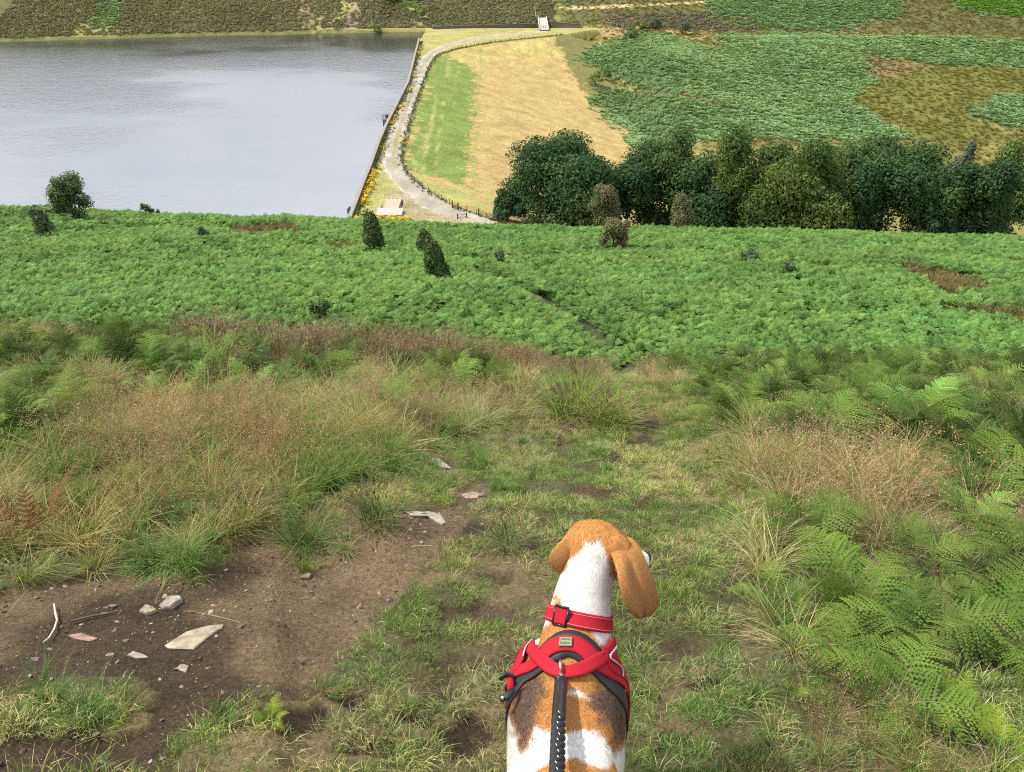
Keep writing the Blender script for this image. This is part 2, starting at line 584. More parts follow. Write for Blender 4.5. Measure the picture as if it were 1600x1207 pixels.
ca = grassc * (1 - SMK[..., None]) + soilc * SMK[..., None]
me = mesh_np("path_ground", np.stack([XA, YA, ZA], -1).reshape(-1, 3), grid_faces(*XA.shape), M_GROUND, ca.reshape(-1, 3), True)
at = me.color_attributes.new("soil", 'FLOAT_COLOR', 'POINT')
cc = np.ones((SMK.size, 4), np.float32); cc[:, :3] = SMK.reshape(-1, 1)
at.data.foreach_set("color", cc.ravel())
tag(link("ground", me), "worn grassy hillside path with patches of bare brown earth", "ground", kind="structure")
_SA = (ya, ta)

def fg_height(X, Y):
    """height of the foreground sheet incl. the worn soil"""
    z = height(X, Y)
    px, py = project(np.stack([X, Y, z], -1))
    return z - 0.022 * soil_mask(px, py)

# ---- bracken hillside sheet
def rough_ground(name, scale, strength, dist, rough=0.95):
    m, n, l = new_mat(name)
    out = n.new("ShaderNodeOutputMaterial"); p = n.new("ShaderNodeBsdfPrincipled")
    a = n.new("ShaderNodeAttribute"); a.attribute_name = "Col"
    f1 = noise_sock(n, l, scale, 6, 0.7)
    f2 = noise_sock(n, l, scale * 0.12, 4, 0.6)
    v1 = ramp(n, l, f1, [(0.28, 0.55), (0.72, 1.5)])
    v2 = ramp(n, l, f2, [(0.3, 0.8), (0.7, 1.2)])
    c = mixrgb(n, l, 'MULTIPLY', 1.0, a.outputs["Color"], v1)
    c = mixrgb(n, l, 'MULTIPLY', 1.0, c, v2)
    l.new(c, p.inputs["Base Color"])
    p.inputs["Roughness"].default_value = rough
    p.inputs["Specular IOR Level"].default_value = 0.1
    l.new(bump(n, l, f1, strength, dist), p.inputs["Normal"])
    l.new(p.outputs[0], out.inputs["Surface"])
    return m

M_HILL = rough_ground("hillside_soil", 4.0, 1.0, 0.2)
yb = np.geomspace(14.0, 151.5, 210)
tb = np.linspace(-1, 1, 240)
YB, TB = np.meshgrid(yb, tb, indexing='ij')
XB = TB * (10 + 1.15 * YB)
XB[0] = TB[0] * (3.2 + 1.15 * 14)
ZB = height(XB, YB)
cb = np.array([0.065, 0.075, 0.03]) * np.ones(XB.shape + (1,))
bn = fbm(XB / 6, YB / 6, 3, 91)[..., None]
cb = cb * (1 - sstep(0.55, 0.7, bn)) + np.array([0.10, 0.095, 0.045]) * sstep(0.55, 0.7, bn)
me = mesh_np("hillside", np.stack([XB, YB, ZB], -1).reshape(-1, 3), grid_faces(*XB.shape), M_HILL, cb.reshape(-1, 3), True)
tag(link("hillside", me), "bracken covered hillside falling away to the reservoir", "hillside", kind="structure")

# ---- valley sheet: dam, far bank, hills
xs = np.concatenate([-np.geomspace(900, 82, 40), np.arange(-80, 150, 0.9), np.geomspace(150.5, 900, 90)])
xleft = np.arange(-330, -80, 2.0)
xs = np.unique(np.concatenate([xs[xs < -330], xleft, xs[xs >= -80]]))
ys = np.concatenate([np.arange(151, 500, 1.15), np.arange(500.5, 560, 2.0), np.geomspace(562, 2500, 40)])
YC, XC = np.meshgrid(ys, xs, indexing='ij')
ZC = height(XC, YC)
pxc, pyc = project(np.stack([XC, YC, ZC], -1))
_jx = (fbm(XC / 3.0, YC / 5.0, 4, 101) - 0.5); _jy = (fbm(XC / 3.0 + 9, YC / 5.0, 4, 102) - 0.5)
_hr = np.random.default_rng(5)
zx, zy = pxc + _jx * 34 + _hr.normal(0, 5, XC.shape), pyc + _jy * 14 + _hr.normal(0, 1.6, XC.shape)
FD, FS = polydist(XC, YC, FENCE)
WXc = np.interp(YC, _wy, _wx)
dammask = (dam_z(XC, YC) >= ZC - 0.05) & (YC > 151) & (YC < 482)
topm = dammask & (FS <= 0)
face = dammask & (FS > 0)
RIGHT_EDGE = [(866, 50), (878, 84), (890, 112), (908, 134), (930, 166), (962, 196), (1004, 222), (1030, 260), (1060, 300)]
FIELD = [(600, 60)] + [(600, 360)] + [(1100, 360), (1060, 300)] + RIGHT_EDGE[::-1]
fieldm = face & inpoly(zx * 0.7 + pxc * 0.3, zy * 0.5 + pyc * 0.5, FIELD)
GREEN = [(684, 84), (716, 92), (742, 112), (744, 140), (740, 180), (733, 230), (728, 292), (690, 280), (650, 268), (636, 262),
         (640, 240), (648, 205), (656, 170), (664, 135), (672, 105)]
T_LINE = crest_xy([(760, 344), (714, 333), (680, 320), (648, 296), (622, 270), (614, 250), (619, 222), (630, 185), (641, 152),
                   (652, 122), (663, 98), (677, 82), (700, 72), (745, 60), (800, 53), (845, 49)])
TD, TSd = polydist(XC, YC, T_LINE)
tw = np.interp(YC, [165, 180, 200, 230, 480], [3.0, 3.6, 3.3, 2.9, 2.8])

BRACK_FAR = [[(905, 85), (960, 65), (1000, 50), (1060, 60), (1120, 80), (1150, 110), (1190, 140), (1250, 215), (1100, 150), (1000, 140), (940, 110)],
             [(925, 150), (960, 142), (1040, 150), (1120, 165), (1170, 190), (1190, 215), (1000, 230), (985, 205), (950, 185)],
             [(1125, 52), (1600, 64), (1640, 66), (1640, 105), (1480, 104), (1340, 80), (1360, 130), (1330, 160), (1420, 220), (1200, 220), (1130, 150), (1120, 100)],
             [(1105, -30), (1420, -30), (1400, 25), (1300, 48), (1200, 45), (1110, 30)], [(1480, -30), (1650, -30), (1650, 26), (1580, 28), (1490, 10)],
             [(1515, 175), (1560, 150), (1640, 150), (1640, 200), (1580, 200)], [(140, -20), (200, -20), (185, 40), (150, 38)], [(600, -20), (650, -20), (645, 25), (610, 10)],
             [(870, -20), (910, -20), (900, 6), (875, 6)]]
def anyp(px, py, polys):
    m = np.zeros(px.shape, bool)
    for p in polys: m |= inpoly(px, py, p)
    return m
C = lambda *v: np.array(v, float)
col = np.ones(XC.shape + (3,)) * C(0.17, 0.16, 0.055)
nz = fbm(XC / 9, YC / 9, 4, 111)[..., None]
nf = fbm(XC / 1.7, YC / 2.6, 3, 112)[..., None]
def setc(mask, c, soft=None):
    global col
    k = mask[..., None].astype(float)
    col = col * (1 - k) + np.asarray(c) * k
# right hand hillside ground
hillr = (~dammask) & (XC > 20)
setc(hillr, C(0.17, 0.155, 0.05) * (0.8 + 0.5 * nz))
OLIVE = [(1330, 95), (1400, 92), (1480, 105), (1620, 108), (1620, 150), (1540, 158), (1530, 185), (1590, 215), (1500, 230), (1400, 215), (1330, 160), (1350, 125)]
setc(hillr & inpoly(zx, zy, OLIVE), C(0.125, 0.128, 0.030) * (0.8 + 0.45 * nf))
TANP = [(1305, 80), (1345, 88), (1420, 100), (1460, 110), (1380, 120), (1330, 100)]
setc(hillr & inpoly(zx, zy, TANP), C(0.19, 0.135, 0.07))
UPPER = [(880, -60), (1700, -60), (1700, 62), (1500, 58), (1120, 50), (1060, 46), (880, 40)]
setc((XC > -70) & inpoly(zx, zy, UPPER), C(0.11, 0.105, 0.042) * (0.75 + 0.6 * nz))
HEATHR = [(945, 22), (1110, 20), (1180, 30), (1180, 50), (1060, 46), (960, 42)]
setc((XC > -70) & inpoly(zx, zy, HEATHR), C(0.095, 0.075, 0.06) * (0.7 + 0.6 * nf))
STRIP = [(880, 44), (1000, 44), (1100, 50), (1180, 60), (1160, 75), (1100, 60), (1000, 55), (900, 54)]
setc(hillr & inpoly(zx, zy, STRIP), C(0.30, 0.22, 0.10))
SCRUB = [(868, 50), (930, 56), (960, 80), (950, 110), (1000, 145), (1010, 160), (925, 160), (905, 132), (885, 100)]
setc(hillr & inpoly(zx, zy, SCRUB), C(0.25, 0.215, 0.065) * (0.6 + 0.8 * nf))
HROW = [(1000, 130), (1100, 145), (1180, 160), (1200, 180), (1120, 172), (1010, 145)]
setc(hillr & inpoly(zx, zy, HROW), C(0.17, 0.115, 0.06))
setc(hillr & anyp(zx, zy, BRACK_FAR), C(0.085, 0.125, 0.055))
# left hand bank: heather ground with grass and scars
lb = (~dammask) & (XC <= 20) & (YC > 380)
setc(lb, C(0.115, 0.115, 0.05) * (0.6 + 0.8 * nz))
d_shore = YC - np.interp(XC, _SX, _SY)
setc(lb & (d_shore < 4.5 + 3 * (nz[..., 0] - .5)), C(0.135, 0.135, 0.05) * (0.7 + 0.6 * nf))
for poly, c in (([(455, -10), (470, -10), (500, 40), (490, 55), (478, 40)], C(0.27, 0.20, 0.13)),
                ([(545, 5), (565, 0), (560, 40), (545, 52), (535, 45), (545, 25)], C(0.24, 0.18, 0.13)),
                ([(520, 0), (545, 0), (540, 30), (525, 30)], C(0.30, 0.28, 0.07)),
                ([(475, 40), (530, 12), (540, 18), (490, 58)], C(0.26, 0.25, 0.08)),
                ([(640, 5), (665, 5), (662, 40), (645, 40)], C(0.25, 0.26, 0.08)),
                ([(115, 40), (160, 20), (190, 45), (180, 58), (110, 58)], C(0.20, 0.20, 0.065))):
    setc(lb & inpoly(zx, zy, poly), c * (0.8 + 0.4 * nf))
# dam crest, field
setc(topm, C(0.26, 0.25, 0.085) * (0.75 + 0.5 * nz))
setc(topm & (pyc < 80), C(0.31, 0.285, 0.10) * (0.8 + 0.35 * nz))
setc(fieldm, C(0.385, 0.28, 0.112) * (0.86 + 0.28 * nf))
lane = fbm((XC + 0.05 * YC) / 1.3, YC / 60.0, 3, 121)[..., None]
gm = fieldm & inpoly(zx, pyc + _jy * 6, GREEN)
setc(gm, (C(0.165, 0.220, 0.052) * (1 - sstep(0.6, 0.85, lane)) + C(0.34, 0.32, 0.12) * sstep(0.6, 0.85, lane)) * (0.85 + 0.3 * nf))
lowg = fieldm & inpoly(zx, zy, [(640, 268), (700, 290), (760, 300), (790, 330), (790, 345), (700, 318), (660, 295)])
setc(lowg & (nf[..., 0] > 0.44), C(0.31, 0.315, 0.10))
topf = fieldm & inpoly(zx, zy, [(690, 86), (740, 75), (868, 58), (880, 92), (860, 90), (800, 92), (745, 105)])
setc(topf, C(0.38, 0.31, 0.11) * (0.75 + 0.5 * nf))
setc(fieldm & (np.abs(pxc - np.interp(pyc, [90, 120, 180, 240, 300], [752, 750, 748, 741, 740])) < 1.6) & (nf[..., 0] > .4), C(0.27, 0.28, 0.09))
setc(dammask & (FD < 1.0), C(0.15, 0.17, 0.055))
# track with a grassy middle
edge = TD + 0.9 * (nz[..., 0] - 0.5) + 0.7 * (nf[..., 0] - 0.5)
trk = topm & (edge < tw)
setc(trk, C(0.40, 0.355, 0.29) * (0.8 + 0.35 * nf))
setc(trk & (np.abs(TD - 0.05) < 0.55) & (YC > 205) & (YC < 420), C(0.30, 0.27, 0.13))
yard = topm & inpoly(pxc, pyc, [(602, 296), (660, 296), (720, 330), (740, 350), (615, 350)]) & ~trk
setc(yard, C(0.30, 0.245, 0.135) * (0.8 + 0.4 * nf))
# upper track on the far hillside
upt = (XC > 0) & inpoly(pxc, pyc, [(868, 11), (980, 7), (1105, 2), (1105, 6), (980, 12), (890, 16)])
setc(upt, C(0.42, 0.34, 0.18))
M_VALLEY = rough_ground("valley_turf", 1.3, 0.9, 0.35)
me = mesh_np("valley", np.stack([XC, YC, ZC], -1).reshape(-1, 3), grid_faces(*XC.shape), M_VALLEY, col.reshape(-1, 3), True)
tag(link("valley_terrain", me), "grassy reservoir dam, cut hay field and moorland hills", "terrain", kind="structure")

# ---- the track along the dam
_td = []
for (x0, y0), (x1, y1) in zip(T_LINE[:-1], T_LINE[1:]):
    m_ = max(1, int(math.hypot(x1 - x0, y1 - y0) / 0.8))
    _td += [(x0 + (x1 - x0) * k / m_, y0 + (y1 - y0) * k / m_) for k in range(m_)]
_td = np.array(_td)
for _ in range(12): _td[1:-1] = (_td[:-2] + 2 * _td[1:-1] + _td[2:]) / 4
_tt = np.gradient(_td, axis=0); _tt /= np.linalg.norm(_tt, axis=1)[:, None]
_tn = np.stack([_tt[:, 1], -_tt[:, 0]], -1)
_tw = np.interp(_td[:, 1], [165, 180, 200, 230, 480], [2.9, 3.3, 2.7, 2.3, 2.1])
nc_ = 13
us = np.linspace(-1, 1, nc_)
TP = _td[:, None, :] + _tn[:, None, :] * (us[None, :, None] * (_tw[:, None, None] + 0.5 * (fbm(_td[:, 1] / 3, _td[:, 0] * 0, 3, 130) - .5)[:, None, None]))
TZ = height(TP[..., 0], TP[..., 1]) + 0.03 - 0.06 * np.abs(us)[None, :] ** 8
tcol = np.ones(TP.shape[:2] + (3,)) * C(0.31, 0.275, 0.22)
tnz = fbm(TP[..., 0] / 1.2, TP[..., 1] / 2.5, 4, 131)[..., None]
tcol = tcol * (0.82 + 0.36 * tnz)
gmid = ((np.abs(us)[None, :] < 0.22) & (TP[..., 1] > 205) & (TP[..., 1] < 430) & (tnz[..., 0] > .42))[..., None]
tcol = np.where(gmid, C(0.25, 0.235, 0.10) * np.ones_like(tcol), tcol)
pud = ((np.abs(np.abs(us)[None, :] - .55) < .2) & (fbm(TP[..., 0] / 1.5 + us[None, :] * 9, TP[..., 1] / 3.5, 2, 132) > .74) & (TP[..., 1] > 205))[..., None]
tcol = np.where(pud, C(0.47, 0.45, 0.42) * np.ones_like(tcol), tcol)
verge = (np.abs(us)[None, :] > .95)[..., None]
tcol = np.where(verge, C(0.26, 0.24, 0.11) * np.ones_like(tcol), tcol)
M_TRACK = rough_ground("gravel_track", 0.9, 0.3, 0.05)
_r = [q for q in M_TRACK.node_tree.nodes if q.type == 'VALTORGB'][0]
_r.color_ramp.elements[0].color = (.85, .85, .85, 1); _r.color_ramp.elements[1].color = (1.15, 1.15, 1.15, 1)
me = mesh_np("dam_track", np.concatenate([TP, TZ[..., None]], -1).reshape(-1, 3), grid_faces(*TP.shape[:2]), M_TRACK, tcol.reshape(-1, 3), True)
tag(link("track", me), "pale gravel track with a grassy middle along the dam crest", "track", kind="structure")

# ---- water
def water_material():
    m, n, l = new_mat("water")
    out = n.new("ShaderNodeOutputMaterial")
    tc = n.new("ShaderNodeTexCoord")
    def wave(sc, det, st):
        mp = n.new("ShaderNodeMapping"); mp.inputs["Scale"].default_value = st
        mp.inputs["Rotation"].default_value = (0, 0, math.radians(12))
        nn = n.new("ShaderNodeTexNoise"); nn.inputs["Scale"].default_value = sc; nn.inputs["Detail"].default_value = det
        nn.inputs["Roughness"].default_value = 0.6
        l.new(tc.outputs["Object"], mp.inputs["Vector"]); l.new(mp.outputs["Vector"], nn.inputs["Vector"])
        return nn.outputs["Fac"]
    w1, w2 = wave(0.55, 5, (1, 1.0, 1)), wave(0.10, 2, (0.6, 1.6, 1))
    calm = wave(0.011, 3, (1.0, 1.7, 1))
    cf = ramp(n, l, calm, [(0.42, 0.22), (0.56, 1.0)])
    h = mixrgb(n, l, 'ADD', 0.35, w1, w2)
    b = n.new("ShaderNodeBump"); b.inputs["Distance"].default_value = 0.20
    l.new(cf, b.inputs["Strength"]); l.new(h, b.inputs["Height"])
    fr = n.new("ShaderNodeFresnel"); fr.inputs["IOR"].default_value = 8.0
    l.new(b.outputs["Normal"], fr.inputs["Normal"])
    g = n.new("ShaderNodeBsdfGlossy"); g.inputs["Roughness"].default_value = 0.12
    g.inputs["Color"].default_value = (1.0, 1.0, 1.0, 1)
    l.new(b.outputs["Normal"], g.inputs["Normal"])
    d = n.new("ShaderNodeBsdfDiffuse"); d.inputs["Color"].default_value = (0.028, 0.030, 0.028, 1)
    mx = n.new("ShaderNodeMixShader")
    l.new(fr.outputs[0], mx.inputs["Fac"]); l.new(d.outputs[0], mx.inputs[1]); l.new(g.outputs[0], mx.inputs[2])
    l.new(mx.outputs[0], out.inputs["Surface"])
    return m

M_WATER = water_material()
_wp = [(x - 0.2, y) for x, y in WALL]
_wp = [(_wp[0][0], 140)] + _wp + [(_wp[-1][0] - 1, 500)]
wv = np.array([p for x, y in _wp for p in ((-900, y, WATER_Z), (x, y, WATER_Z))])
wf = [[2 * i, 2 * i + 1, 2 * i + 3, 2 * i + 2] for i in range(len(_wp) - 1)]
tag(link("reservoir_water", mesh_np("reservoir_water", wv, wf, M_WATER)), "rippled grey reservoir water reflecting bright cloud", "water", kind="structure")

# ================================================================== VEGETATION KINDS
def blades(n, h0, h1, rad, lean, width, cols, seed, segs=3, upright=0.0, spread=None):
    r = np.random.default_rng(seed)
    h = r.uniform(h0, h1, n)
    ang = r.uniform(0, 2 * np.pi, n); rr = rad * np.sqrt(r.random(n))
    bx, by = rr * np.cos(ang), rr * np.sin(ang)
    az = ang + r.normal(0, 0.9, n)
    ln = lean * (0.35 + r.random(n)) * (1 - upright)
    if spread is not None: ln = ln * (0.4 + rr / rad)
    dx, dy = np.cos(az), np.sin(az)
    tw = az + np.pi / 2 + r.normal(0, 0.5, n)
    wx, wy = np.cos(tw), np.sin(tw)
    w = width * r.uniform(0.7, 1.3, n)
    V = np.zeros((n, segs + 1, 2, 3))
    for k in range(segs + 1):
        t = k / segs
        out = ln * h * t ** 1.7
        up = h * (t - 0.42 * np.minimum(ln, 1.2) * t ** 2)
        cx, cy, cz = bx + dx * out, by + dy * out, up - 0.01 * (k == 0)
        ww = w * (1 - t ** 2.2 * 0.92) * 0.5
        V[:, k, 0] = np.stack([cx - wx * ww, cy - wy * ww, cz], -1)
        V[:, k, 1] = np.stack([cx + wx * ww, cy + wy * ww, cz], -1)
    base = np.arange(n)[:, None] * (segs + 1) * 2 + np.arange(segs)[None, :] * 2
    b = base.ravel()
    F = np.stack([b, b + 1, b + 3, b + 2], 1)
    cols = np.array(cols)
    cb = cols[r.integers(0, len(cols), n)] * r.uniform(0.75, 1.25, (n, 1))
    Cc = np.repeat(cb, (segs + 1) * 2, 0)
    return V.reshape(-1, 3), F, Cc

def join(parts):
    V, F, Cc, o = [], [], [], 0
    for v, f, c in parts:
        V.append(v); F.append(f + o); Cc.append(c); o += len(v)
    return np.concatenate(V), np.concatenate(F), np.concatenate(Cc)

def heads(n, h0, h1, rad, lean, cols, stemc, seed, bits=16, hs=0.07, bs=0.004):
    """airy hair-grass stems: thin stalk and a loose panicle of spikelets"""
    r = np.random.default_rng(seed)
    V, F, Cc = blades(n, h0, h1, rad, lean, 0.0016, stemc, seed, 3, spread=1)
    tips = V.reshape(n, 4, 2, 3)[:, 3].mean(1); mids = V.reshape(n, 4, 2, 3)[:, 2].mean(1)
    P = []; Q = []
    cols = np.array(cols)
    for i in range(n):
        d = tips[i] - mids[i]; d /= np.linalg.norm(d) + 1e-6
        cb = cols[r.integers(0, len(cols))]
        for k in range(bits):
            t = r.random()
            c = tips[i] + d * hs * (t - 0.7) + r.normal(0, 1, 3) * hs * 0.34 * (1.15 - t)
            a = r.normal(0, 1, 3); a /= np.linalg.norm(a); b = np.cross(a, r.normal(0, 1, 3)); b /= np.linalg.norm(b) + 1e-6
            s = bs * r.uniform(0.7, 1.5)
            P.append(np.stack([c - a * s, c + b * s * .5, c + a * s, c - b * s * .5]))
            Q.append(np.repeat((cb * r.uniform(0.7, 1.35))[None], 4, 0))
    P = np.concatenate(P); f = np.arange(len(P)).reshape(-1, 4)
    return join([(V, F, Cc), (P, f, np.concatenate(Q))])

GREENS = [(0.105, 0.180, 0.040), (0.135, 0.195, 0.048), (0.080, 0.145, 0.034), (0.17, 0.195, 0.062)]
OLIVES = [(0.20, 0.21, 0.075), (0.25, 0.235, 0.09), (0.15, 0.185, 0.06)]
STRAW = [(0.45, 0.355, 0.185), (0.38, 0.28, 0.14), (0.52, 0.43, 0.24), (0.30, 0.25, 0.11)]
PINKS = [(0.42, 0.255, 0.155), (0.36, 0.20, 0.125), (0.47, 0.315, 0.19), (0.29, 0.175, 0.105)]

M_GRASS = foliage("grass_blades", True, 0.30, 0.5)
def pm(name, data, mat):
    return mesh_np(name, data[0], data[1], mat, data[2])

lawn_kinds = [pm("lawn_a", join([blades(70, 0.02, 0.05, 0.075, 0.9, 0.0030, GREENS, 1), blades(14, 0.02, 0.05, 0.075, 1.3, 0.0026, STRAW, 2)]), M_GRASS),
              pm("lawn_b", join([blades(56, 0.025, 0.065, 0.075, 1.0, 0.0030, GREENS + OLIVES, 3), blades(26, 0.02, 0.06, 0.075, 1.5, 0.0024, STRAW, 4)]), M_GRASS),
              pm("lawn_c", join([blades(44, 0.015, 0.045, 0.075, 1.5, 0.0026, STRAW, 5), blades(30, 0.02, 0.05, 0.07, 1.0, 0.0028, OLIVES, 6)]), M_GRASS)]
tuft_kinds = [pm("tuft_a", blades(95, 0.09, 0.19, 0.05, 1.0, 0.0036, GREENS, 11, 4, spread=1), M_GRASS),
              pm("tuft_b", join([blades(70, 0.09, 0.20, 0.05, 1.1, 0.0033, OLIVES + GREENS, 12, 4, spread=1), blades(30, 0.10, 0.24, 0.05, 1.2, 0.0022, STRAW, 13, 4)]), M_GRASS),
              pm("tuft_c", join([blades(60, 0.12, 0.28, 0.06, 1.0, 0.0024, STRAW, 14, 4), blades(50, 0.08, 0.2, 0.05, 1.0, 0.0030, OLIVES, 15, 4)]), M_GRASS)]
hair_kinds = [pm("hair_a", join([heads(26, 0.26, 0.46, 0.09, 0.45, PINKS, PINKS, 21), blades(55, 0.10, 0.24, 0.08, 0.9, 0.0022, OLIVES + STRAW[:2], 22, 4)]), M_GRASS),
              pm("hair_b", join([heads(30, 0.22, 0.42, 0.10, 0.6, PINKS, PINKS, 23), blades(60, 0.08, 0.2, 0.08, 1.0, 0.0022, STRAW + OLIVES[:2], 24, 4)]), M_GRASS),
              pm("hair_c", join([heads(20, 0.30, 0.52, 0.10, 0.5, PINKS[:2] + STRAW[:2], STRAW, 25, 20), blades(60, 0.10, 0.26, 0.08, 0.9, 0.0024, OLIVES, 26, 4)]), M_GRASS)]

def rush(n, seed, hh=(0.35, 0.62), tips=True, g=None):
    g = g or [(0.085, 0.145, 0.030), (0.11, 0.165, 0.035), (0.065, 0.115, 0.03), (0.16, 0.17, 0.05)]
    r = np.random.default_rng(seed)
    a = blades(n, hh[0], hh[1], 0.11, 0.55, 0.0042, g, seed, 4, spread=1)
    if not tips: return a
    T = a[0].reshape(n, 5, 2, 3)[:, 3:5].mean(2)
    pick = r.random(n) < 0.55
    top, mid = T[pick, 1], T[pick, 0]
    c = mid * 0.25 + top * 0.75; d = (top - mid); d /= np.linalg.norm(d, axis=1)[:, None] + 1e-6
    side = np.stack([-d[:, 1], d[:, 0], d[:, 2] * 0], -1); side /= np.linalg.norm(side, axis=1)[:, None] + 1e-6
    V = np.stack([c - d * .035, c + side * .006, c + d * .03, c - side * .006], 1).reshape(-1, 3)
    cc = np.repeat(np.array([(0.13, 0.075, 0.045)]) * r.uniform(.7, 1.4, (len(c), 1)), 4, 0)
    return join([a, (V, np.arange(len(V)).reshape(-1, 4), cc)])

M_RUSH = foliage("rush_stems", True, 0.2, 0.45)
rush_kinds = [pm("rush_a", rush(110, 31), M_RUSH), pm("rush_b", rush(90, 32, (0.3, 0.55)), M_RUSH),
              pm("rush_c", join([rush(50, 33, (0.45, 0.7), True, [(0.16, 0.12, 0.06), (0.12, 0.085, 0.05), (0.12, 0.12, 0.045)]),
                                 heads(14, 0.4, 0.6, 0.1, .4, PINKS, STRAW, 34, 14, 0.09, 0.006)]), M_RUSH)]

# ---- bracken fronds
def frond(L=0.62, npair=13, npin=9, seed=0, e0=78, e1=-12, twist=0.0, wide=0.36, tipc=0.25):
    r = np.random.default_rng(seed)
    nS = 40
    el = np.radians(np.linspace(e0, e1, nS) + 0 * r.random())
    ds = L / nS
    pos = np.zeros((nS + 1, 3)); tan = np.zeros((nS + 1, 3))
    for i in range(nS):
        t = np.array([math.cos(el[i]), 0.10 * math.sin(i * .09 + seed), math.sin(el[i])]); t /= np.linalg.norm(t)
        pos[i + 1] = pos[i] + t * ds; tan[i] = t
    tan[nS] = tan[nS - 1]
    def at(s):
        f = np.clip(s, 0, 1) * nS; i = min(int(f), nS - 1); w = f - i
        return pos[i] * (1 - w) + pos[i + 1] * w, tan[i]
    V, F, Cc = [], [], []
    def quad(a, b, c, d, col):
        k = len(V); V.extend([a, b, c, d]); F.append((k, k + 1, k + 2, k + 3)); Cc.extend([col] * 4)
    g0 = np.array([0.086, 0.150, 0.028]); g1 = np.array([0.24, 0.29, 0.045])
    side0 = np.array([0, 1.0, 0])
    # stalk
    sw = 0.0045 * L / 0.6
    for k in range(8):
        a, ta = at(k / 8); b, tb = at((k + 1) / 8)
        w0, w1 = sw * (1 - k / 9), sw * (1 - (k + 1) / 9)
        quad(a - side0 * w0, a + side0 * w0, b + side0 * w1, b - side0 * w1, np.array([0.15, 0.16, 0.06]))
    s_in = 0.30
    for k in range(npair):
        q = k / (npair - 1)
        s = s_in + (1 - s_in) * (q ** 0.92) * 0.985
        p, t = at(s)
        nrm = np.cross(t, side0); nrm /= np.linalg.norm(nrm)
        lp = wide * L * (1 - q) ** 0.85 * (0.8 + 0.2 * min(1, q / 0.1)) + 0.018 * L
        for sg in (-1, 1):
            a = math.radians(22 + 25 * q + r.normal(0, 5))
            d = sg * side0 * math.cos(a) + t * math.sin(a) + nrm * r.normal(0.05, 0.10)
            d /= np.linalg.norm(d)
            colr = (g0 * (1 - tipc * q) + g1 * tipc * q) * r.uniform(0.8, 1.2)
            if npin == 0:
                w = lp * 0.20
                m = p + d * lp * 0.45
                x = np.cross(nrm, d)
                quad(p, m + x * w - nrm * lp * .02, p + d * lp - nrm * lp * 0.16, m - x * w - nrm * lp * .02, colr)
                continue
            pd = np.cross(nrm, d); pd /= np.linalg.norm(pd)
            for j in range(npin):
                u = (j + 0.6) / npin
                c = p + d * lp * u - nrm * lp * 0.32 * u * u
                plen = lp * (0.135 * (1 - u) ** 0.6 + 0.03)
                w = lp / npin * 0.56
                for s2 in (-1, 1):
                    dd = s2 * pd * 0.94 + d * 0.33 - nrm * 0.12
                    tip = c + dd * plen
                    md = c + dd * plen * 0.45
                    quad(c - d * w * .5, md - d * w, tip, md + d * w, colr * r.uniform(0.88, 1.12))
            quad(p - t * .0012, p + t * .0012, p + d * lp - nrm * lp * .32 + t * .0005, p + d * lp - nrm * lp * .32 - t * .0005, colr * 1.1)
    return np.array(V), np.array(F), np.array(Cc)

def xform(data, rz, tilt, loc=(0, 0, 0), s=1.0, tint=(1, 1, 1)):
    M = np.array(Matrix.Rotation(rz, 3, 'Z') @ Matrix.Rotation(tilt, 3, 'Y'))
    return (data[0] * s) @ M.T + np.array(loc), data[1], data[2] * np.array(tint)

def clump(nf, L, npair, npin, seed, rad, e0=78, e1=-12, wide=0.36):
    r = np.random.default_rng(seed); out = []
    for k in range(nf):
        fd = frond(L * r.uniform(.75, 1.15), npair, npin, seed * 31 + k % 3, e0 + r.normal(0, 6), e1 + r.normal(0, 14), wide=wide)
        a = 2 * math.pi * k / nf + r.normal(0, .5)
        out.append(xform(fd, a, r.normal(0, .12), (rad * math.cos(a) * r.random(), rad * math.sin(a) * r.random(), 0), 1,
                         np.ones(3) * r.uniform(.8, 1.2)))
    return join(out)

M_BRACKEN = foliage("bracken_fronds", True, 0.25, 0.6, spec=0.10)
near_fern_kinds = [pm("fern_a", clump(6, 0.62, 13, 7, 3, 0.10, 80, -24, .30), M_BRACKEN), pm("fern_b", clump(5, 0.68, 13, 7, 5, 0.10, 84, -40, .29), M_BRACKEN),
                   pm("fern_c", clump(6, 0.52, 12, 7, 7, 0.12, 72, -10, .31), M_BRACKEN)]
mid_fern_kinds = [pm("bracken_%d" % k, clump(8, 0.95, 9, 0, 40 + k, 0.22, 72, e, 0.40), M_BRACKEN) for k, e in enumerate((-10, -20, 2, -14))]
far_fern_kinds = [pm("far_bracken_%d" % k, clump(15, 1.5, 6, 0, 60 + k, 0.95, 60, -16, 0.5), M_BRACKEN) for k in range(3)]

